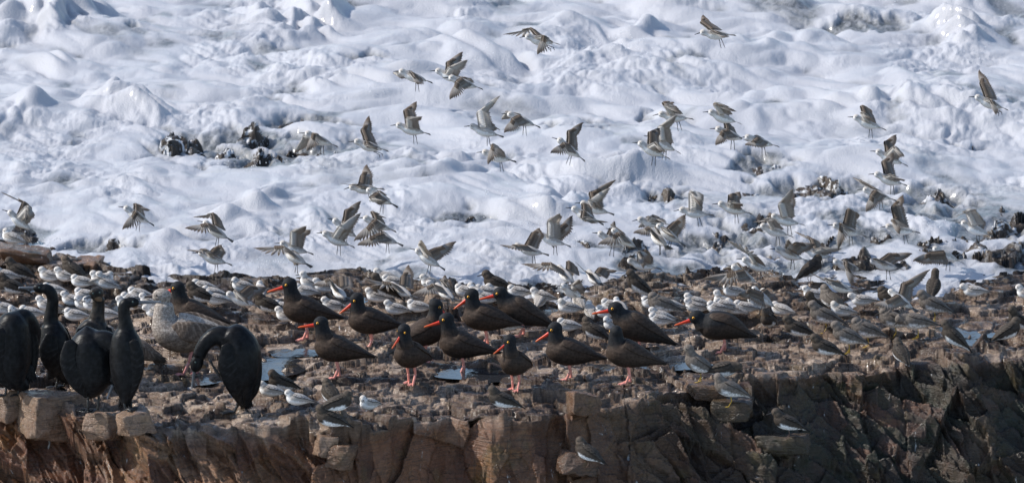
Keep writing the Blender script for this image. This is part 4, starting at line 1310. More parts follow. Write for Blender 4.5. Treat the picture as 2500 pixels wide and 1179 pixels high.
big_bird('cormorant', (150, 945), 180, [(168, 935, 8, 9, 0), (156, 912, 24, 24, 0), (140, 868, 39, 38, 0), (132, 822, 36, 36, 0), (126, 792, 24, 25, 0)],
         [(130, 808, 27, 26, 0), (126, 780, 18.5, 18, 0), (129, 752, 15.5, 15, 0), (131, 730, 14.5, 14, 0), (124, 711, 14, 13.5, 0), (108, 703, 12.5, 12, 0)], (101, 704, 19, 12.5, -4, 0), ((86, 704, 0), (50, 702, 0), 5.2),
         [((140, 915, -9), (140, 930, -9), (136, 944, -9), (200, 24, 2.8, True)), ((158, 915, 9), (158, 930, 9), (156, 945, 9), (200, 24, 2.8, True))],
         'upright black cormorant with its long hooked bill held level over the small waders', 'cormorant', CG, PC, corm_col(),
         wing=[([(128, 810, 14, 4, -33), (122, 850, 24, 5, -38), (132, 895, 18, 4, -30), (118, 922, 4, 3, -16)], corm_wing), ([(150, 810, 14, 4, 30), (160, 860, 20, 5, 34), (168, 905, 12, 4, 22), (174, 930, 4, 3, 12)], corm_wing)],
         tails=[((160, 905, 4), (176, 942, 4), 0.5, 6, (0.011, 0.011, 0.012))], eye=[(99, 700, -11), (99, 700, 11)], throat=(96, 712, 6, 0))
big_bird('cormorant', (232, 920), 205, [(238, 925, 8, 8, 0), (236, 900, 28, 26, 0), (230, 860, 46, 40, 0), (230, 815, 46, 38, 0), (234, 785, 28, 28, 0)],
         [(233, 800, 30, 28, 0), (238, 772, 19, 19, 0), (242, 748, 15.5, 15, 0), (242, 728, 15, 15, -2)], (237, 715, 19, 16, 4, -5), ((226, 719, -12), (209, 723, -24), 5),
         [((222, 890, -9), (222, 906, -9), (218, 919, -9), (205, 24, 2.8, True)), ((244, 890, 9), (244, 906, 9), (242, 920, 9), (205, 24, 2.8, True))],
         'brownish cormorant in the back of the group, face turned to the viewer, buff throat patch', 'cormorant', CG, PC, corm_col((0.017, 0.016, 0.0155), 0.75),
         wing=[([(205, 800, 14, 5, -24), (195, 840, 16, 5, -28), (205, 890, 12, 4, -22), (225, 920, 4, 3, -8)], corm_wing), ([(262, 800, 12, 5, -12), (270, 840, 14, 5, -14), (262, 890, 10, 4, -12), (248, 920, 4, 3, -4)], corm_wing)],
         eye=[(230, 712, -18), (246, 711, -15)], throat=(242, 726, 7, -13), hook=3.0)
big_bird('cormorant', (316, 998), 0, [(306, 990, 7, 8, 0), (308, 968, 18, 18, 0), (311, 915, 39, 38, 0), (311, 862, 42, 40, 0), (309, 825, 35, 34, 0), (309, 803, 23, 24, 0)],
         [(310, 820, 27, 26, 0), (309, 790, 18, 18, 0), (306, 765, 15, 14.5, 0), (306, 745, 14.5, 14, 0), (316, 735, 13, 12.5, 0)], (324, 736, 20, 13.0, 3, 0), ((338, 737, 0), (394, 735, 0), 5.6),
         [((302, 960, -9), (304, 982, -9), (306, 996, -9), (335, 24, 2.8, True)), ((318, 960, 9), (320, 984, 9), (320, 997, 9), (335, 24, 2.8, True))],
         'tall black cormorant whose long bill reaches the face of the brown gull', 'cormorant', CG, PC, corm_col(),
         wing=[([(330, 825, 12, 4, -32), (338, 870, 18, 5, -36), (330, 920, 15, 4, -30), (318, 965, 4, 3, -14)], corm_wing), ([(290, 825, 12, 4, 30), (282, 870, 16, 5, 34), (288, 920, 14, 4, 26), (300, 965, 4, 3, 12)], corm_wing)],
         tails=[((304, 958, 3), (303, 1000, 3), 0.5, 6, (0.011, 0.011, 0.012))], eye=[(328, 733, -11), (328, 733, 11)], throat=(330, 745, 6, 0))
big_bird('cormorant', (230, 1012), 0, [(222, 972, 9, 10, 0), (226, 950, 34, 32, 0), (228, 915, 57, 50, 0), (226, 872, 64, 52, 0), (220, 835, 50, 46, 0), (217, 812, 28, 30, 0)],
         [(235, 835, 30, 30, -8), (266, 828, 24, 22, -22), (293, 845, 21, 19, -34), (299, 878, 17, 16, -42), (290, 905, 15, 14, -46)], (286, 918, 17, 12.5, 70, -48), ((281, 930, -50), (268, 958, -54), 5),
         [((216, 945, -12), (218, 975, -12), (217, 998, -12), (235, 30, 3.0, True)), ((240, 945, 8), (243, 975, 8), (240, 1004, 8), (225, 34, 3.0, True))],
         'round backed black cormorant preening on the front boulder with its head bent out of sight', 'cormorant', CG, PC, corm_col(),
         wing=[([(180, 830, 16, 5, -36), (172, 875, 20, 6, -42), (192, 925, 18, 4, -40), (215, 965, 5, 3, -22)], corm_wing), ([(262, 850, 14, 6, 26), (276, 900, 16, 5, 26), (282, 935, 12, 4, 20), (300, 960, 4, 3, 12)], corm_wing)],
         tails=[((268, 920, 6), (316, 968, 6), 0.5, 7, (0.013, 0.0125, 0.012))], feet_ground=(228, 1010))
big_bird('cormorant', (580, 1004), 180, [(596, 985, 10, 10, 0), (594, 958, 27, 26, 0), (590, 905, 48, 46, 0), (588, 855, 51, 46, 0), (574, 822, 42, 38, 0), (556, 808, 27, 28, 0)],
         [(568, 826, 34, 32, 0), (536, 814, 25, 22, 0), (512, 824, 20, 18, -2), (497, 842, 17.5, 16, -4), (488, 862, 16.5, 15, -5)], (483, 879, 24, 16, 74, -6), ((477, 896, -6), (470, 936, -8), 5.2),
         [((586, 962, 4), (580, 985, 2), (572, 1001, 0), (190, 34, 3.2, True)), ((560, 925, -20), (540, 905, -34), (524, 882, -36), (120, 20, 3.2, False))],
         'black cormorant bending its neck down to scratch its chin with a raised webbed foot', 'cormorant', CG, PC, corm_col(),
         wing=[([(560, 830, 16, 5, -36), (560, 880, 24, 6, -44), (576, 935, 18, 5, -36), (592, 978, 5, 3, -18)], corm_wing), ([(620, 840, 14, 5, -10), (628, 890, 14, 6, -12), (622, 940, 12, 5, -8), (608, 975, 5, 3, -2)], corm_wing)],
         tails=[((598, 950, 6), (604, 1000, 6), 0.45, 7, (0.010, 0.010, 0.011))], eye=[(480, 874, -20), (480, 874, 8)], throat=(497, 886, 6, -6), feet_ground=(578, 1006))
# ------------------------------------------------------------------ gulls
big_bird('gull', (470, 914), 180, [(580, 812, 5, 7, 0), (545, 812, 17, 17, 0), (500, 812, 36, 33, 0), (455, 812, 49, 42, 0), (418, 806, 45, 40, 0), (400, 782, 31, 30, 0)],
         [(404, 800, 34, 33, 0), (402, 768, 27, 26, 0), (402, 742, 23, 22, 0)], (397, 722, 24, 19.5, 2, 0), ((377, 722, 0), (357, 724, 0), 6.0),
         [((470, 850, -8), (462, 882, -8), (448, 912, -8), (200, 22, 3.0, True)), ((486, 850, 10), (488, 880, 10), (482, 912, 10), (200, 22, 3.0, True))],
         'mottled brown young gull standing behind the cormorants with a pale streaky head', 'gull', 'brown gulls', PG, gull_col,
         wing=[([(430, 790, 14, 4, -36), (470, 800, 26, 6, -44), (530, 806, 18, 5, -28), (600, 816, 4, 3, -10)], gull_wing), ([(430, 785, 14, 4, 36), (470, 795, 26, 6, 44), (530, 804, 18, 5, 28), (600, 816, 4, 3, 10)], gull_wing)],
         eye=[(385, 717, -16), (385, 717, 16)], legcol=(0.55, 0.24, 0.22), billcol=((0.10, 0.07, 0.06), (0.02, 0.018, 0.018)), hook=2.5)
big_bird('gull', (322, 905), 180, [(396, 868, 5, 7, 0), (372, 862, 15, 16, 0), (345, 852, 26, 28, 0), (312, 846, 36, 34, 0), (285, 838, 32, 30, 0)],
         [(282, 836, 26, 24, 0), (270, 815, 20, 20, 0)], (262, 806, 20, 17, 4, 0), ((246, 806, 0), (226, 810, 0), 5),
         [((318, 870, -8), (316, 888, -8), (312, 903, -8), (200, 20, 2.8, True)), ((332, 870, 8), (332, 888, 8), (330, 904, 8), (200, 20, 2.8, True))],
         'brown gull hidden behind a cormorant with only buff wing and dark tail feathers showing', 'gull', 'brown gulls', PG, gull_col,
         wing=[([(300, 838, 12, 4, -28), (335, 848, 20, 5, -34), (365, 862, 12, 4, -20), (404, 876, 4, 3, -6)], gull_wing)],
         tails=[((372, 868, -4), (408, 886, -4), 0.5, 6, (0.09, 0.07, 0.06))], eye=[(252, 802, -14)], legcol=(0.5, 0.24, 0.22), billcol=((0.10, 0.07, 0.06), (0.02, 0.018, 0.018)), hook=2.5)

# ------------------------------------------------------------------ oystercatchers
for a in [
    ('alert', 470, 832, 172, 'black oystercatcher standing behind the brown gull, only head and sloping back clear', 0, 1.0),
    ('alert', 742, 824, 182, 'tall oystercatcher with brown shoulder standing among the sandpipers, red bill near a shallow pool', 0, 1.03),
    ('level', 902, 850, 190, 'oystercatcher facing the alert one in front, orange eye and bill slanting steeply down', 0, 0.98, -12),
    ('alert', 820, 919, 180, 'oystercatcher just ahead of the blue pool, level bill, legs pressed together', 0, 1.0, 8),
    ('straight', 1003, 936, 235, 'oystercatcher coming head on, bill foreshortened and pointing at its own breast', -4, 0.97, -14),
    ('straight', 1040, 880, 18, 'the one oystercatcher turned the other way, its bill crossing a neighbour\'s', -6, 0.98, -12),
    ('level', 1182, 840, 180, 'oystercatcher whose bill tip crosses the bill of the bird turned against it', 0, 1.0, -12),
    ('alert', 1126, 912, 184, 'oystercatcher in front of the crossed bills, grey neck and dusky orange bill', 0, 1.02, 0),
    ('hunch', 1272, 822, 180, 'oystercatcher crouching over a resting sandpiper, back sloping to the ground', 0, 1.0),
    ('straight', 1257, 950, 240, 'small looking oystercatcher closest to the cliff edge, body turned to the viewer, pink legs apart', -35, 0.9, -6),
    ('level', 1388, 926, 180, 'hump backed oystercatcher with feet set wide in front of a dozing dark turnstone', 0, 1.0, -8),
    ('hunch', 1556, 864, 182, 'oystercatcher with long level bill, its body half hidden by the sleeping one', 0, 1.05, 4),
    ('asleep', 1530, 934, 182, 'oystercatcher with its bill tucked away, slate grey crown towards the viewer', 0, 1.0),
    ('flat', 1762, 860, 181, 'oystercatcher crouched flat and horizontal near the turnstones, head below its back', 0, 1.04)]:
    oystercatcher(a[0], a[1], a[2], a[3], a[4], hyaw=a[5], scale=a[6], hpitch=a[7] if len(a) > 7 else 0)

# ------------------------------------------------------------------ turnstones and surfbirds: pose, head top or feet, heading, label
TG = 'turnstones on the rocks'
for p, x, y, h, lab in [
    ('back', 160, 622, 150, 'turnstone seen from behind on a dark slab where the ledge meets foam'),
    ('turned', 22, 622, 170, 'turnstone resting on the high dark slab at the far corner of the ledge'),
    ('rest', 2, 664, 178, 'turnstone by the small pool, head cut by the edge of the photo'),
    ('rest', 464, 684, 175, 'brown turnstone peeking out directly behind the first oystercatcher'),
    ('rest', 628, 708, 172, 'turnstone showing black back and white belly behind a wing lifting sandpiper'),
    ('tall', 917, 665, 185, 'turnstone half hidden by a sandpiper lifting one wing straight up'),
    ('rest', 1187, 657, 178, 'turnstone alone against white foam above the crouching oystercatcher'),
    ('prop', 1537, 650, 180, 'turnstone propped up against white foam under the crowd of flying birds'),
    ('back', 1432, 770, 160, 'blackish turnstone dozing between two oystercatchers'),
    ('back', 1996, 618, 35, 'turnstone turning its black back, upright below a landing sandpiper'),
    ('tall', 2283, 650, 75, 'turnstone standing in the wash of the foam behind a long raised wing'),
    ('turned', 1868, 750, 250, 'turnstone facing the viewer beside the flat crouching oystercatcher'),
    ('rest', 1920, 766, 182, 'turnstone with a clean black wing at the head of the mixed wader row'),
    ('tall', 1974, 706, 200, 'slim dark turnstone just behind the biggest surfbird'),
    ('rest', 1988, 816, 180, 'turnstone lowest of the mixed wader row, on the brink of the ledge'),
    ('prop', 2308, 780, 165, 'turnstone leaning upright beside the brown tide pool'),
    ('back', 2190, 822, 112, 'ruffled turnstone seen from behind on the brink, tail hanging over'),
    ('back', 2480, 770, 20, 'turnstone with bulging white belly at the pool edge, facing out of the photo'),
    ('tall', 2470, 742, 200, 'turnstone tucked behind the white bellied one by the pool'),
    ('low', 2152, 694, 175, 'brown turnstone mostly covered by the flapping sandpiper in front'),
    ('turned', 666, 898, 200, 'turnstone sitting between the scratching cormorant and the pool'),
    ('back', 798, 924, 120, 'turnstone crouched round as a ball in front of the alert oystercatcher'),
    ('low', 848, 955, 5, 'ruffled turnstone facing the lone white sandpiper'),
    ('other', 782, 990, 182, 'turnstone on the brink above the broken blocks, white belly showing'),
    ('other', 1202, 944, 180, 'turnstone below the small oystercatcher, white vent bright against rock'),
    ('back', 1412, 1068, 150, 'turnstone clinging alone to the shaded cliff face'),
    ('rest', 1896, 996, 180, 'turnstone with white belly on the dark seaweed shelf of the cliff'),
    ('peck', 1800, 885, 0, 'turnstone bending to pick at the dark shelf under the brink')]:
    place_wader('turnstone', p, x, y, h, lab, TG)
SG = 'surfbirds on the rocks'
for p, x, y, h, lab in [
    ('low', 1592, 708, 180, 'slate brown surfbird resting among the packed sandpipers'),
    ('back', 2012, 690, 140, 'surfbird with its back turned, beside the patch of melting foam'),
    ('rest', 1984, 735, 180, 'big surfbird on yellow legs in the middle of the mixed wader row'),
    ('rest', 2040, 778, 181, 'surfbird in front of the others with speckled white belly over the brink'),
    ('low', 2090, 772, 180, 'surfbird with head drawn in, one yellow leg stretched behind'),
    ('low', 2158, 748, 178, 'surfbird under the spread wing of the flapping sandpiper'),
    ('peck', 2196, 764, 180, 'surfbird looking down at its yellow feet beside the pool'),
    ('rest', 2248, 705, 180, 'surfbird standing apart on a single leg above the pool'),
    ('tall', 1682, 842, 178, 'slim surfbird stretching its neck on the stepped brink'),
    ('other', 1752, 910, 178, 'surfbird sleeping on the shelf just below the brink')]:
    place_wader('surfbird', p, x, y, h, lab, SG)
# ------------------------------------------------------------------ sanderlings standing on the ledge: pose, head top in the photo, heading, label
G = 'sanderlings standing on the ledge'
for p, x, y, h, lab in [
    ('back', 12, 553, 160, 'sandpiper on the highest slab by the foam, back turned, at the edge of the photo'),
    ('rest', 100, 649, 175, 'sandpiper first in the file behind the level billed cormorant, dark bill over the pool'),
    ('rest', 140, 648, 176, 'sandpiper second in the file, in front of the dark turnstone on its slab'),
    ('low', 181, 667, 178, 'sandpiper third in the file, black shoulder, lower than its neighbours'),
    ('rest', 228, 660, 174, 'sandpiper half covered by the taller white fronted one beside it'),
    ('tall', 243, 659, 178, 'white fronted sandpiper standing tall above the brownish cormorant'),
    ('low', 268, 656, 20, 'sandpiper of which just a pale back shows at the end of the file'),
    ('low', 112, 686, 178, 'sandpiper whose crown just clears the head of the level billed cormorant'),
    ('rest', 155, 707, 178, 'sandpiper looking past the curved neck of the level billed cormorant'),
    ('low', 190, 699, 178, 'sandpiper dozing above the trio beside the brownish cormorant'),
    ('turned', 189, 717, 185, 'front facing sandpiper first of the trio beside the brownish cormorant'),
    ('turned', 209, 721, 190, 'front facing sandpiper touching the neck of the brownish cormorant'),
    ('rest', 95, 720, 178, 'sandpiper in the gap in front of the level billed cormorant\'s throat'),
    ('low', 165, 746, 182, 'plump sandpiper resting lowest of those between the two cormorant necks'),
    ('turned', 26, 739, 215, 'sandpiper head peering over the hunched cormorant\'s back'),
    ('low', 56, 743, 178, 'sandpiper just behind the hunched cormorant, black wing edge showing'),
    ('rest', -8, 648, 180, 'sandpiper cut by the edge of the photo, black wingtip resting over the dark slab'),
    ('rest', -10, 726, 180, 'sandpiper cut by the edge of the photo beside the hunched cormorant'),
    ('low', 318, 697, 178, 'sandpiper top of the knot behind the gull\'s bill'),
    ('low', 303, 712, 180, 'sandpiper middle of the knot behind the tall cormorant\'s head'),
    ('rest', 346, 713, 178, 'sandpiper behind the long bill that points at the gull'),
    ('rest', 290, 721, 178, 'sandpiper whose bill shows beside the tall cormorant\'s crown'),
    ('walk', 352, 742, 178, 'sandpiper wading through the pool under the tall cormorant\'s bill'),
    ('low', 240, 748, 178, 'sandpiper with just its tail clear of the brownish cormorant'),
    ('low', 478, 678, 178, 'drowsy sandpiper at the foam behind the brown turnstone'),
    ('low', 500, 693, 178, 'sandpiper half hidden by a paler one behind the first oystercatcher'),
    ('rest', 508, 706, 182, 'sandpiper standing clear just behind the first oystercatcher\'s back'),
    ('turned', 573, 674, 180, 'sandpiper on the far side of the blue pool above the wing lifting one'),
    ('back', 635, 682, 100, 'sandpiper facing the sea beside the tall oystercatcher\'s bill'),
    ('low', 674, 728, 178, 'sandpiper squeezed behind the tall oystercatcher\'s breast'),
    ('rest', 680, 748, 172, 'sandpiper under the tall oystercatcher\'s breast, white belly over wet rock'),
    ('tall', 740, 660, 178, 'big white sandpiper at the water\'s edge under the low flying pair'),
    ('low', 726, 689, 176, 'sandpiper resting right behind the tall oystercatcher\'s neck'),
    ('rest', 772, 675, 178, 'sandpiper next to the one seen from behind with open wings'),
    ('rest', 792, 723, 182, 'sandpiper in front of the open winged one, close to a red bill tip'),
    ('rest', 916, 650, 178, 'sandpiper highest on the ledge, dark wingtips against white foam'),
    ('low', 940, 667, 178, 'small headed sandpiper between a turnstone and a raised wing'),
    ('rest', 899, 700, 180, 'neat grey backed sandpiper standing in profile behind the steep billed oystercatcher'),
    ('rest', 944, 731, 184, 'sandpiper with black shoulder looking down in front of the wing lifters'),
    ('low', 1003, 726, 178, 'sandpiper with back to the camera behind the black shouldered one'),
    ('rest', 1032, 666, 178, 'sandpiper under the dangling feet of a landing one'),
    ('rest', 1048, 680, 178, 'sandpiper behind the fanned wing with white feather shafts'),
    ('low', 1118, 690, 170, 'pale sandpiper squatting behind the open winged one at the foam edge'),
    ('back', 1148, 688, 150, 'sandpiper dozing first in the row behind the crossed bills'),
    ('low', 1168, 691, 178, 'sandpiper in the gap below the lone turnstone\'s breast'),
    ('rest', 1163, 701, 180, 'sandpiper in clear profile above the crossed bills, black legs showing'),
    ('rest', 1192, 691, 182, 'sandpiper with white face directly below the lone turnstone'),
    ('low', 1246, 696, 178, 'sleepy sandpiper behind the crouching oystercatcher\'s crown'),
    ('rest', 1303, 700, 178, 'sandpiper looking over the shoulder of a spotted backed one'),
    ('back', 1322, 708, 75, 'sandpiper with streaked back fully turned to the viewer near the foam'),
    ('other', 1370, 726, 186, 'round backed sandpiper in profile above the dozing dark turnstone'),
    ('back', 1408, 708, 110, 'sandpiper asleep between raised wings and a spread tail'),
    ('back', 1438, 727, 100, 'sandpiper seen from behind at the tip of a long red bill'),
    ('low', 1462, 741, 184, 'sandpiper standing behind the long level red bill'),
    ('turned', 1480, 769, 195, 'little white sandpiper wedged in front of an oystercatcher\'s breast'),
    ('back', 1504, 722, 120, 'pale sandpiper with back turned above the long billed oystercatcher'),
    ('low', 1476, 730, 180, 'sandpiper of which a round grey crown shows behind the long level bill'),
    ('low', 1222, 774, 178, 'sandpiper lying down between two oystercatchers, bill under feathers'),
    ('low', 1368, 778, 178, 'sandpiper asleep behind the hump backed oystercatcher'),
    ('rest', 1570, 706, 178, 'sandpiper whose bill sticks out past the slate brown surfbird'),
    ('low', 1574, 720, 178, 'sandpiper pressed against the slate brown surfbird\'s breast'),
    ('rest', 1590, 747, 180, 'sandpiper below the slate brown surfbird, behind its twin'),
    ('low', 1594, 761, 182, 'sandpiper resting in front of its twin beside a black oystercatcher back'),
    ('low', 1616, 725, 178, 'sandpiper with just the nape clear of the slate brown surfbird'),
    ('rest', 1677, 714, 178, 'sandpiper upper of two behind the flat crouching oystercatcher'),
    ('rest', 1676, 725, 180, 'sandpiper lower of two behind the flat crouching oystercatcher\'s head'),
    ('low', 1732, 731, 181, 'smooth grey sandpiper right behind the flat crouching oystercatcher'),
    ('tall', 1748, 702, 178, 'beige headed sandpiper below the wide brown and white wing'),
    ('low', 1752, 724, 178, 'sandpiper with long wingtip slanting down among the packed ones'),
    ('back', 1778, 726, 150, 'sandpiper asleep in the thick of the packed ones'),
    ('low', 1800, 730, 178, 'spotted sandpiper resting behind the packed ones\' tails'),
    ('turned', 1830, 719, 200, 'spotted sandpiper on dark legs beside the turnstone that faces the viewer'),
    ('back', 1862, 700, 150, 'sandpiper head at the root of a folded striped wing'),
    ('low', 1772, 690, 178, 'white sandpiper standing under the wide brown and white wing'),
    ('low', 1892, 738, 150, 'sandpiper with tattered tail behind the turnstone that faces the viewer'),
    ('rest', 1967, 694, 178, 'sandpiper in the melting foam behind the slim dark turnstone'),
    ('other', 2034, 732, 180, 'snow white headed sandpiper among brown surfbirds'),
    ('walk', 2078, 714, 178, 'sandpiper trotting in profile, wing feathers scaled grey and black'),
    ('walk', 2350, 692, 178, 'sandpiper walking alone along the far edge of the pool'),
    ('rest', 2488, 688, 178, 'sandpiper at the water\'s edge, half out of the photo'),
    ('rest', 640, 930, 182, 'sandpiper beside the scratching cormorant, on the bare front rock'),
    ('rest', 706, 950, 184, 'sandpiper with white breast striding on the bare front rock'),
    ('turned', 886, 966, 225, 'small white sandpiper alone, breast to the viewer, above the broken blocks')]:
    place_wader('sanderling', p, x, y, h, lab, G)

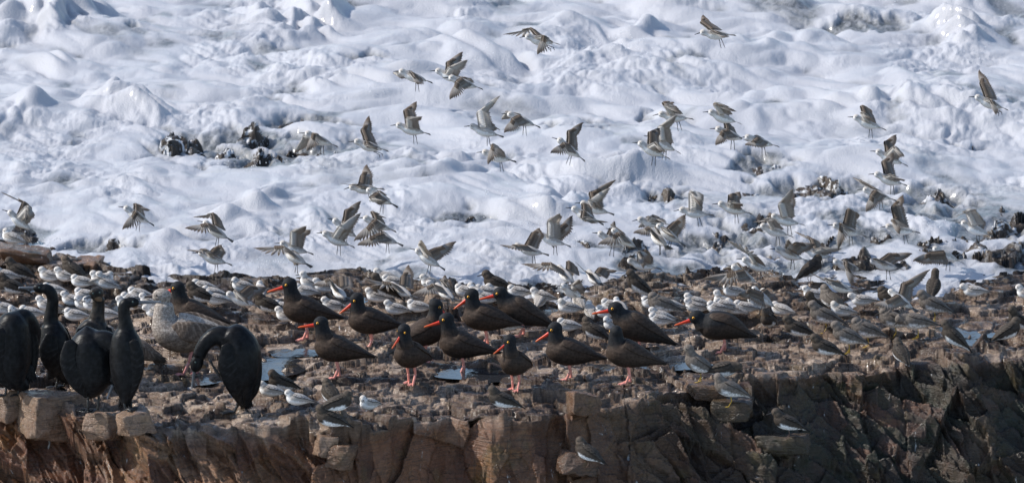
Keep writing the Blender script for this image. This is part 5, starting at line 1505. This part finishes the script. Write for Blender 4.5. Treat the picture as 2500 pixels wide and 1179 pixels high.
# ------------------------------------------------------------------ sanderlings in the air: head, tail tip, near wing, far wing, label
n_fly = 0
for H, T, A, B, lab, kw in [
    ((751, 331), (819, 357), (763, 329, 752, 371), (742, 332, 717, 375), 'flying sandpiper with both wings bowed down like an umbrella over dark wave rocks', {}),
    ((872, 350), (942, 368), (892, 357, 917, 361), (881, 321, 900, 282), 'flying sandpiper, brown far wing straight up, just beyond the dark wave rocks', dict(legs='back')),
    ((973, 310), (1046, 328), (993, 293, 1032, 287), (986, 273, 1017, 247), 'flying sandpiper with dark far wing up and pale near wing level, legs hanging', {}),
    ((1150, 312), (1228, 335), (1166, 276, 1221, 235), (1190, 300, 1214, 312), 'flying sandpiper lifting one long pale underwing, widest clear wing in mid flock', {}),
    ((1243, 283), (1316, 311), (1250, 293, 1231, 326), (1236, 275, 1225, 291), 'flying sandpiper with white barred wing folded down, beside the lifted pale underwing', {}),
    ((1180, 375), (1260, 396), (1200, 357, 1192, 402), (1204, 360, 1212, 372), 'flying sandpiper low under the lifted pale underwing, wing pulled in', {}),
    ((979, 179), (1052, 202), (1007, 189, 1021, 209), (968, 178, 959, 178), 'flying sandpiper rump first, stubby wing, in front of the big foam mound', {}),
    ((1066, 177), (1145, 200), (1096, 168, 1143, 149), (1090, 155, 1130, 125), 'flying sandpiper with both wings swept up, above a darker one', dict(legs='none')),
    ((1102, 195), (1173, 217), (1113, 203, 1099, 245), (1125, 192, 1150, 190), 'flying dark backed sandpiper with wing hanging straight down', dict(legs='none', y=3.2)),
    ((1292, 95), (1356, 107), (1324, 92, 1312, 136), (1292, 72, 1228, 84), 'topmost flying sandpiper of the middle, one wing out ahead, the other down', dict(legs='back')),
    ((1716, 84), (1791, 87), (1745, 84, 1765, 96), (1712, 58, 1719, 35), 'topmost sandpiper of all, alone over the surf, short wing up', {}),
    ((2385, 242), (2457, 268), (2414, 248, 2426, 282), (2394, 208, 2395, 170), 'lone flying sandpiper with spread wing high over the surf near the photo\'s edge', dict(legs='back')),
    ((2088, 291), (2160, 317), (2100, 279, 2112, 292), (2102, 262, 2134, 279), 'lone flying sandpiper with small hunched wings above the stacked pair', {}),
    ((1615, 283), (1687, 291), (1622, 262, 1661, 277), (1618, 254, 1647, 248), 'flying sandpiper with short dark wings held flat over a foam swell', {}),
    ((1739, 280), (1800, 300), (1742, 258, 1797, 274), (1748, 256, 1775, 256), 'flying sandpiper whose feet touch the one below it', {}),
    ((1754, 320), (1820, 343), (1759, 323, 1745, 357), (1768, 300, 1788, 311), 'flying sandpiper under another\'s feet, wing curled down', {}),
    ((1826, 340), (1895, 357), (1838, 346, 1817, 356), (1846, 334, 1860, 340), 'flying sandpiper gliding level, tail end of the trio over the swell', {}),
    ((1364, 346), (1425, 392), (1373, 352, 1344, 375), (1385, 323, 1424, 299), 'flying sandpiper braking, dark far wing up, striped near wing down', {}),
    ((1563, 355), (1630, 386), (1596, 352, 1612, 372), (1583, 326, 1612, 312), 'flying sandpiper in front of a brown winged one, pale belly', dict(y=3.3)),
    ((1592, 340), (1655, 372), (1607, 314, 1652, 282), (1618, 330, 1642, 345), 'flying sandpiper with blurred brown wings right behind a paler one', dict(y=3.7)),
    ((2143, 375), (2212, 404), (2178, 362, 2196, 386), (2160, 349, 2193, 328), 'flying sandpiper upper of the stacked pair, wing notched white', dict(y=4.0)),
    ((2140, 430), (2212, 453), (2168, 430, 2206, 441), (2154, 398, 2186, 372), 'flying sandpiper lower of the stacked pair, dark wing overlapping the upper', dict(y=3.6)),
    ((2111, 467), (2186, 490), (2123, 479, 2111, 518), (2104, 448, 2085, 432), 'flying sandpiper just under the stacked pair, wing drooping over wave rocks', dict(y=3.9)),
    ((2169, 557), (2241, 568), (2175, 541, 2192, 572), (2177, 507, 2208, 476), 'flying sandpiper with dark wing up, against the brown wave rocks', dict(y=3.8)),
    ((2039, 554), (2111, 577), (2048, 548, 2045, 608), (2068, 513, 2097, 536), 'flying slate backed sandpiper with one wing plunging straight down', {}),
    ((2350, 548), (2423, 577), (2357, 520, 2326, 529), (2385, 527, 2399, 562), 'flying sandpiper with rounded wings over its head, far end of the flock', {}),
    ((1892, 533), (1955, 548), (1901, 502, 1935, 461), (1914, 500, 1939, 466), 'flying white sandpiper with both wings held straight up together', dict(y=3.5)),
    ((1863, 556), (1930, 577), (1870, 538, 1837, 543), (1876, 530, 1884, 519), 'flying sandpiper with striped wing spread behind the white straight winged one', dict(y=4.0)),
    ((1759, 502), (1831, 522), (1778, 496, 1811, 499), (1780, 479, 1810, 468), 'flying sandpiper hovering alone in the gap before wet rocks', {}),
    ((1664, 516), (1739, 526), (1684, 471, 1712, 506), (1690, 470, 1705, 492), 'flying sandpiper with wings arched like a tent, long legs down', {}),
    ((1399, 513), (1471, 548), (1418, 533, 1483, 543), (1420, 500, 1440, 500), 'flying sandpiper in front of the tall winged one, dark wing along its flank', dict(y=3.2, legs='none')),
    ((1419, 499), (1500, 525), (1436, 492, 1488, 461), (1439, 473, 1503, 440), 'flying sandpiper with tall dark wings sweeping up and back', dict(y=3.7, legs='none')),
    ((1318, 577), (1389, 601), (1338, 542, 1367, 522), (1367, 554, 1399, 526), 'flying sandpiper with spread fingers of raised wing, legs nearly on the foam', {}),
    ((1260, 603), (1338, 623), (1262, 602, 1220, 599), (1298, 571, 1318, 557), 'flying sandpiper with one thin wing straight ahead, fanned tail', {}),
    ((1569, 541), (1624, 548), (1590, 530, 1625, 546), (1582, 532, 1560, 556), 'flying sandpiper small and dark, highest of the dense bunch', dict(y=4.1, legs='none')),
    ((1485, 559), (1575, 620), (1506, 570, 1460, 597), (1492, 552, 1503, 541), 'flying sandpiper large in front of the dense bunch, wing sweeping low', dict(y=3.2)),
    ((1468, 577), (1523, 605), None, (1488, 560, 1510, 572), 'flying sandpiper mostly covered by the large one of the dense bunch', dict(y=3.7)),
    ((1588, 566), (1634, 609), (1581, 557, 1546, 569), (1598, 556, 1606, 566), 'flying sandpiper with head hidden by its fanned brown wing in the dense bunch', dict(away=1)),
    ((1605, 554), (1672, 601), (1613, 558, 1646, 578), (1642, 546, 1676, 524), 'flying sandpiper at the seaward end of the dense bunch, grey wing up', dict(y=3.4)),
    ((897, 467), (970, 506), (903, 484, 940, 492), (925, 470, 948, 484), 'flying grey sandpiper gliding with wing along its belly', dict(y=3.3)),
    ((862, 461), (930, 462), (872, 455, 832, 448), (880, 433, 894, 401), 'flying sandpiper with brown wing pointing up behind the gliding grey one', dict(y=3.8)),
    ((817, 543), (877, 584), (835, 545, 862, 566), (841, 516, 880, 491), 'flying sandpiper with blackish far wing up, back of the foursome', dict(y=4.0)),
    ((794, 575), (859, 602), (828, 556, 883, 520), (790, 567, 779, 566), 'flying sandpiper with mottled wing slanting up, lowest of the foursome', dict(y=3.5)),
    ((892, 537), (963, 565), (906, 546, 866, 588), (905, 520, 942, 532), 'flying sandpiper with broad wing drawn down, front of the foursome', dict(y=3.3)),
    ((908, 568), (983, 600), (912, 577, 874, 599), (920, 566, 940, 572), 'flying sandpiper directly beneath another, only wing and tail clear', dict(y=3.7)),
    ((689, 598), (761, 620), (711, 569, 751, 552), (720, 566, 758, 562), 'flying sandpiper behind the broad winged braking one', dict(y=3.9, legs='none')),
    ((690, 612), (760, 652), (690, 604, 618, 606), (712, 620, 716, 648), 'braking sandpiper with a broad striped wing stretched out flat', dict(y=3.3, away=1)),
    ((1017, 615), (1084, 658), (1022, 600, 1031, 587), (1060, 608, 1113, 590), 'landing sandpiper with one wing edge on, the other thrown back', {}),
    ((24, 523), (82, 567), (64, 506, 68, 540), (53, 495, 0, 469), 'landing sandpiper at the edge of the photo, big pale wing thrown forward', {}),
    ((307, 512), (372, 549), (329, 519, 303, 561), (325, 500, 363, 513), 'lone flying sandpiper with fanned wing down over smooth foam', {}),
    ((497, 546), (569, 591), (504, 548, 455, 558), (514, 524, 470, 530), 'braking sandpiper with two wings reaching ahead, tail fanned', dict(away=1)),
    ((491, 622), (561, 646), (500, 612, 460, 611), (520, 608, 537, 598), 'landing sandpiper just touching the foam with thin flat wing', {}),
    ((1364, 656), (1407, 697), (1343, 645, 1273, 645), (1384, 641, 1397, 678), 'landing sandpiper seen from behind, long striped wing stretched out level', dict(away=1)),
    ((1437, 668), (1470, 697), (1437, 672, 1405, 640), (1462, 657, 1508, 661), 'landing sandpiper from behind, two wings bent like a letter M', dict(away=1)),
    ((1538, 641), (1610, 657), (1557, 618, 1570, 655), (1572, 612, 1588, 668), 'sandpiper landing behind the propped up turnstone, wings folding', {}),
    ((1817, 638), (1888, 666), (1827, 624, 1774, 586), (1836, 640, 1852, 642), 'landing sandpiper with one thin wing raised like a mast', {}),
    ((1790, 656), (1854, 695), (1792, 665, 1714, 681), (1800, 645, 1767, 658), 'landing sandpiper with very wide brown and white wing held level', dict(legs='none', y=3.0)),
    ((1842, 712), (1893, 752), (1829, 706, 1799, 720), (1868, 708, 1886, 722), 'sandpiper touching down in the packed crowd, striped wing fanned', {}),
    ((1900, 613), (1966, 635), (1915, 606, 1922, 585), (1943, 594, 1994, 597), 'landing sandpiper with one wing up and one flat over dark water', {}),
    ((1966, 613), (2037, 631), (2000, 608, 2053, 607), (1978, 587, 1943, 565), 'landing sandpiper behind the black backed turnstone, brown wing out', dict(y=4.2)),
    ((2134, 642), (2195, 656), (2134, 635, 2117, 628), (2170, 621, 2231, 619), 'landing sandpiper with brown wing bent flat above the ledge', {}),
    ((2284, 613), (2346, 640), (2269, 617, 2226, 637), None, 'flying sandpiper with bowed striped wing skimming white foam', {}),
    ((2172, 714), (2238, 761), (2168, 733, 2131, 745), (2203, 695, 2271, 659), 'flapping white sandpiper standing among surfbirds, one long wing up', dict(away=1)),
    ((2046, 645), (2099, 658), (2060, 650, 2076, 697), (2066, 640, 2080, 646), 'sandpiper dropping one brown wing in the wash beside a dark back', {}),
    ((2023, 690), (2092, 716), (2022, 686, 1978, 668), (2040, 690, 2060, 700), 'sandpiper just landed above the trotting one, wing still half open', {}),
    ((559, 722), (629, 749), (572, 712, 610, 742), (604, 700, 651, 703), 'white sandpiper on the ledge stretching a wing back over its tail', dict(y=None)),
    ((812, 703), (851, 732), (802, 683, 766, 697), (828, 681, 858, 693), 'sandpiper on the ledge from behind with both wings half open', dict(away=1)),
    ((955, 698), (1014, 728), (951, 693, 886, 681), (979, 679, 997, 647), 'sandpiper on the ledge throwing wings up and forward, white wing bars', dict(away=1)),
    ((1066, 700), (1115, 735), (1055, 696, 1007, 720), (1077, 690, 1087, 672), 'sandpiper on the ledge fanning a wing over the oystercatcher turned against the rest', dict(away=1)),
    ((1385, 708), (1412, 722), (1396, 698, 1415, 682), (1392, 698, 1408, 690), 'sandpiper holding closed wing points up like horns near the foam', {})]:
    fly(H, T, A, B, lab, **kw)
